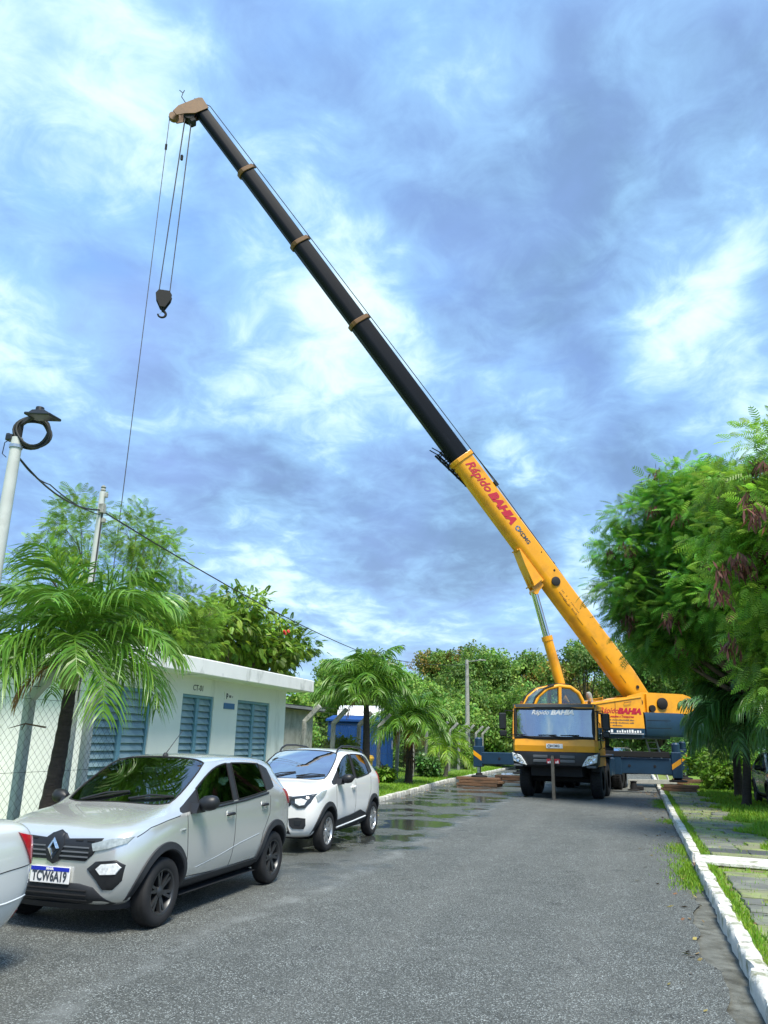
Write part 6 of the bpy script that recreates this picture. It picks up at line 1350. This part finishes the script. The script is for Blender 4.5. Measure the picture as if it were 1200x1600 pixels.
def white_hatch():
    st = hatch(); new = []
    for a in st:
        a = list(a); x = a[0]; a[0] = x*.965
        if x > .9: a[7] += .01; a[9] += .012; a[11] += .015; a[12] += .015
        if x < .9:
            for k in (7,): a[k] += .02
            for k in (9, 11, 12): a[k] += .03
        for k in (2, 3, 4, 6, 8, 10): a[k] *= 1.02
        new.append(tuple(a))
    c = Car('hatchback_car', 'white compact hatchback with roof rails, parked behind the silver hatchback', (-5.37, 13.26, 0), R(-90), new, 'paint_white', (1.15, -1.15), .295, HC, arch=.36, glass='car_glass_bright')
    c.wheels(.715, .17, .19, 'rim_silver', 8, False); c.arches(.345, .43); c.cabin(top=1.2, dash_z=.87); c.mirror(.66, .98); c.wipers([(.90, .10), (.93, -.45)], [(.82, .58), (.80, .05)]); c.handle(-.02, .88)
    def zm(z): return lerp_tab([(0, 0), (.25, .225), (.50, .45), (.70, .63), (.95, .86), (2, 1.88)], z)
    f = lambda y, z, off=0.: c.Fp(y, zm(z), off)
    gr = c.patch('grille', 'black_plastic', [(-.44, .90), (0, .93), (.44, .90), (.38, .76), (.20, .71), (-.20, .71), (-.38, .76)], f, .014)
    for z in (.77, .81, .85): c.line('grille_bar', 'grille_grey', [(-.36, z), (0, z), (.36, z)], f, .008, .016, gr)
    for sd in (1, -1):
        m_ = (lambda q: q) if sd > 0 else mirror_y; pr = side(c, sd)
        def wrap(a, b_, o, sd=sd):       # headlamp that wraps round the corner
            return f(a, b_, o)
        hl = c.patch('headlight', 'dark_lens', m_([(.38, .90), (.39, .79), (.50, .72), (.62, .73), (.69, .82), (.735, .955), (.58, .925)]), wrap, .016)
        c.patch('lamp_lens', 'lens', m_([(.45, .865), (.46, .80), (.53, .765), (.61, .78), (.64, .85), (.55, .88)]), wrap, .022, hl)
        c.patch('headlight_wing', 'lens_grey', [(1.57, .82), (1.55, .74), (1.40, .80), (1.22, .905), (1.40, .885)], pr, .012, hl)
        fg = c.patch('fog_recess', 'cladding', m_([(.36, .56), (.38, .45), (.43, .40), (.60, .40), (.63, .46), (.63, .57), (.50, .58)]), f, .014)
        c.patch('fog_lamp', 'dark_lens', m_([(.45, .53), (.46, .46), (.55, .45), (.58, .53)]), f, .018, fg)
        c.patch('side_cladding', 'cladding', [(.76, .42), (.72, .22), (-.74, .22), (-.74, .42), (-.4, .50), (0, .46)], pr, .018, c.body); c.line('chrome_strip', c.p, [(.68, .30), (0, .33), (-.70, .37)], pr, .014, .026, c.body)
        c.line('door_seam', 'under_black', [(.82, .98), (.80, .70), (.76, .43)], pr, .004, -.001, c.body); c.line('door_seam', 'under_black', [(-.17, 1.0), (-.15, .60), (-.12, .46)], pr, .004, -.001, c.body); c.line('door_seam', 'under_black', [(-1.0, 1.02), (-.98, .80), (-.82, .60), (-.78, .46)], pr, .004, -.001, c.body)
        c.patch('tail_light', 'tail_red', [(-1.48, 1.10), (-1.60, 1.06), (-1.63, .90), (-1.57, .88)], pr, .014)
        b = MB(); P = [c.T(x, sd*.53, h) for x, h in ((.20, .0), (.12, .05), (-.05, .075), (-.5, .075), (-1.0, .07), (-1.2, .045), (-1.30, 0))]; b.tube(P, [.014, .018, .018, .018, .018, .016, .012], 8); b.build('roof_rail', 'black_plastic', c.root, smooth=60)
    lo_ = c.patch('lower_intake', 'cladding', [(-.42, .24), (-.30, .60), (-.22, .66), (.22, .66), (.30, .60), (.42, .24)], f, .012); p0 = f(0, .55, 0); po = MB().box((p0.x+.03, 0, .50), (.016, .40, .13), ch=.004).build('number_plate', 'plate_white', c.root); MB().box((p0.x+.0395, 0, .548), (.003, .395, .03)).build('plate_band', 'plate_blue', po)
    MB().box((0, 0, .24), (2.7, 1.05, .12)).build('underbody', 'under_black', c.root)
    return c
wh_ = white_hatch()
def sedan():
    st = [(2.10, .36, .50, .57, .55, .62, .51, .66, .45, .69, .36, .70, .71), (2.05, .27, .62, .70, .67, .76, .62, .81, .53, .83, .40, .84, .845), (1.92, .22, .70, .78, .76, .82, .71, .87, .60, .895, .44, .905, .91), (1.6, .20, .73, .81, .80, .86, .76, .915, .67, .94, .5, .955, .965), (1.25, .20, .74, .82, .805, .89, .775, .945, .70, .98, .57, 1.0, 1.01), (.95, .20, .74, .82, .80, .90, .78, .955, .72, .99, .64, 1.02, 1.04),
          (.55, .20, .74, .82, .80, .91, .775, .965, .68, 1.15, .62, 1.20, 1.23), (.12, .20, .74, .82, .80, .915, .775, .97, .63, 1.34, .575, 1.39, 1.425), (-.22, .20, .74, .82, .80, .92, .775, .975, .62, 1.37, .565, 1.42, 1.455), (-.30, .20, .74, .82, .80, .92, .775, .977, .62, 1.37, .563, 1.42, 1.456), (-.68, .20, .74, .82, .80, .93, .775, .985, .615, 1.36, .557, 1.412, 1.45), (-1.05, .20, .74, .82, .80, .94, .772, 1.0, .61, 1.30, .555, 1.36, 1.395), (-1.4, .20, .74, .82, .80, .95, .77, 1.01, .64, 1.15, .60, 1.20, 1.235),
          (-1.72, .21, .73, .81, .80, .95, .765, 1.01, .70, 1.045, .62, 1.065, 1.08), (-1.98, .23, .71, .80, .79, .945, .755, 1.01, .68, 1.045, .55, 1.06, 1.068), (-2.15, .27, .67, .77, .765, .91, .73, .985, .65, 1.02, .5, 1.035, 1.04), (-2.24, .34, .60, .70, .69, .80, .65, .88, .58, .92, .45, .935, .94)]
    cells = {}
    for i in (5, 6, 11, 12): cells[(i, 8)] = 1; cells[(i, 9)] = 1
    for i in (6, 7, 9, 10): cells[(i, 6)] = 2
    cells[(8, 6)] = 3
    c = Car('sedan_car', 'pale silver sedan, only its rear corner with red lamp showing at left edge', (-5.12, 3.10, 0), R(-90), st, 'paint_silver_cool', (1.30, -1.25), .30, cells, arch=.345)
    c.wheels(.73, .18, .2, 'rim_silver', 8, False); c.cabin(); c.mirror(.62, .97); c.handle(-.05, .84)
    for sd in (1, -1):
        pr = side(c, sd); m_ = (lambda q: q) if sd > 0 else mirror_y; rp = lambda a, b_, o: c.Fp(a, b_, o, -1)
        tl = c.patch('tail_light', 'tail_red', [(-1.96, .97), (-2.14, .93), (-2.19, .80), (-2.15, .73), (-2.06, .84)], pr, .014); c.patch('tail_light_inner', 'tail_red', m_([(.70, .90), (.46, .93), (.44, .80), (.68, .75)]), rp, .014, tl)
        c.patch('reflector', 'reflector_red', m_([(.66, .42), (.50, .42), (.50, .37), (.66, .37)]), rp, .008, c.body, 3)
        c.patch('side_reflector', 'reflector_red', [(-2.12, .42), (-2.17, .42), (-2.17, .36), (-2.12, .36)], pr, .006, c.body, 3)
        c.line('bumper_seam', 'under_black', [(-1.62, .70), (-1.9, .72), (-2.15, .73)], pr, .004, -.001, c.body); c.line('body_crease', c.p, [(-1.62, .50), (-1.9, .50), (-2.18, .52)], pr, .014, -.006, c.body)
        c.line('door_seam', 'under_black', [(-.28, .94), (-.26, .6), (-.24, .34)], pr, .004, -.001, c.body)
        c.patch('headlight', 'lens', m_([(.42, .76), (.46, .66), (.62, .67), (.68, .78)]), c.Fp, .014)
    c.patch('boot_seam', c.p, [(-.42, .90), (.42, .90), (.38, .62), (-.38, .62)], lambda a, b_, o: c.Fp(a, b_, o, -1), .006, c.body); c.patch('lower_bumper', 'cladding', [(-.5, .40), (.5, .40), (.45, .30), (-.45, .30)], lambda a, b_, o: c.Fp(a, b_, o, -1), .006, c.body)
    c.patch('grille', 'black_plastic', [(-.36, .72), (.36, .72), (.28, .56), (-.28, .56)], c.Fp, .012)
    MB().box((0, 0, .24), (3.2, 1.05, .12)).build('underbody', 'under_black', c.root)
sedan()
# a silver car half out of the picture at right and a white one far behind the crane: built from the silver hatchback with their own labels
def copy_car(src, loc, rz, label, pm=None):
    r_ = copy_tree(src.root); r_.location = loc; r_.rotation_euler = (0, 0, rz); r_['label'] = label
    if pm:
        for o in [r_]+list(r_.children_recursive):
            if o.type == 'MESH' and o.data.materials and o.data.materials[0].name == src.p: o.data = o.data.copy(); o.data.materials.clear(); o.data.materials.append(MATS[pm])
    for o in list(r_.children_recursive):
        if o.name.split('.')[0] in ('lettering', 'number_plate', 'plate_band', 'maker_badge'): bpy.data.objects.remove(o)
    return r_
copy_car(sh_, (4.30, 25.4, .1), R(-90), 'silver car parked on the right grass, cut off by the right picture edge')
copy_car(wh_, (-.55, 52, .0), R(-80), 'white car far down the road, seen under the crane body')
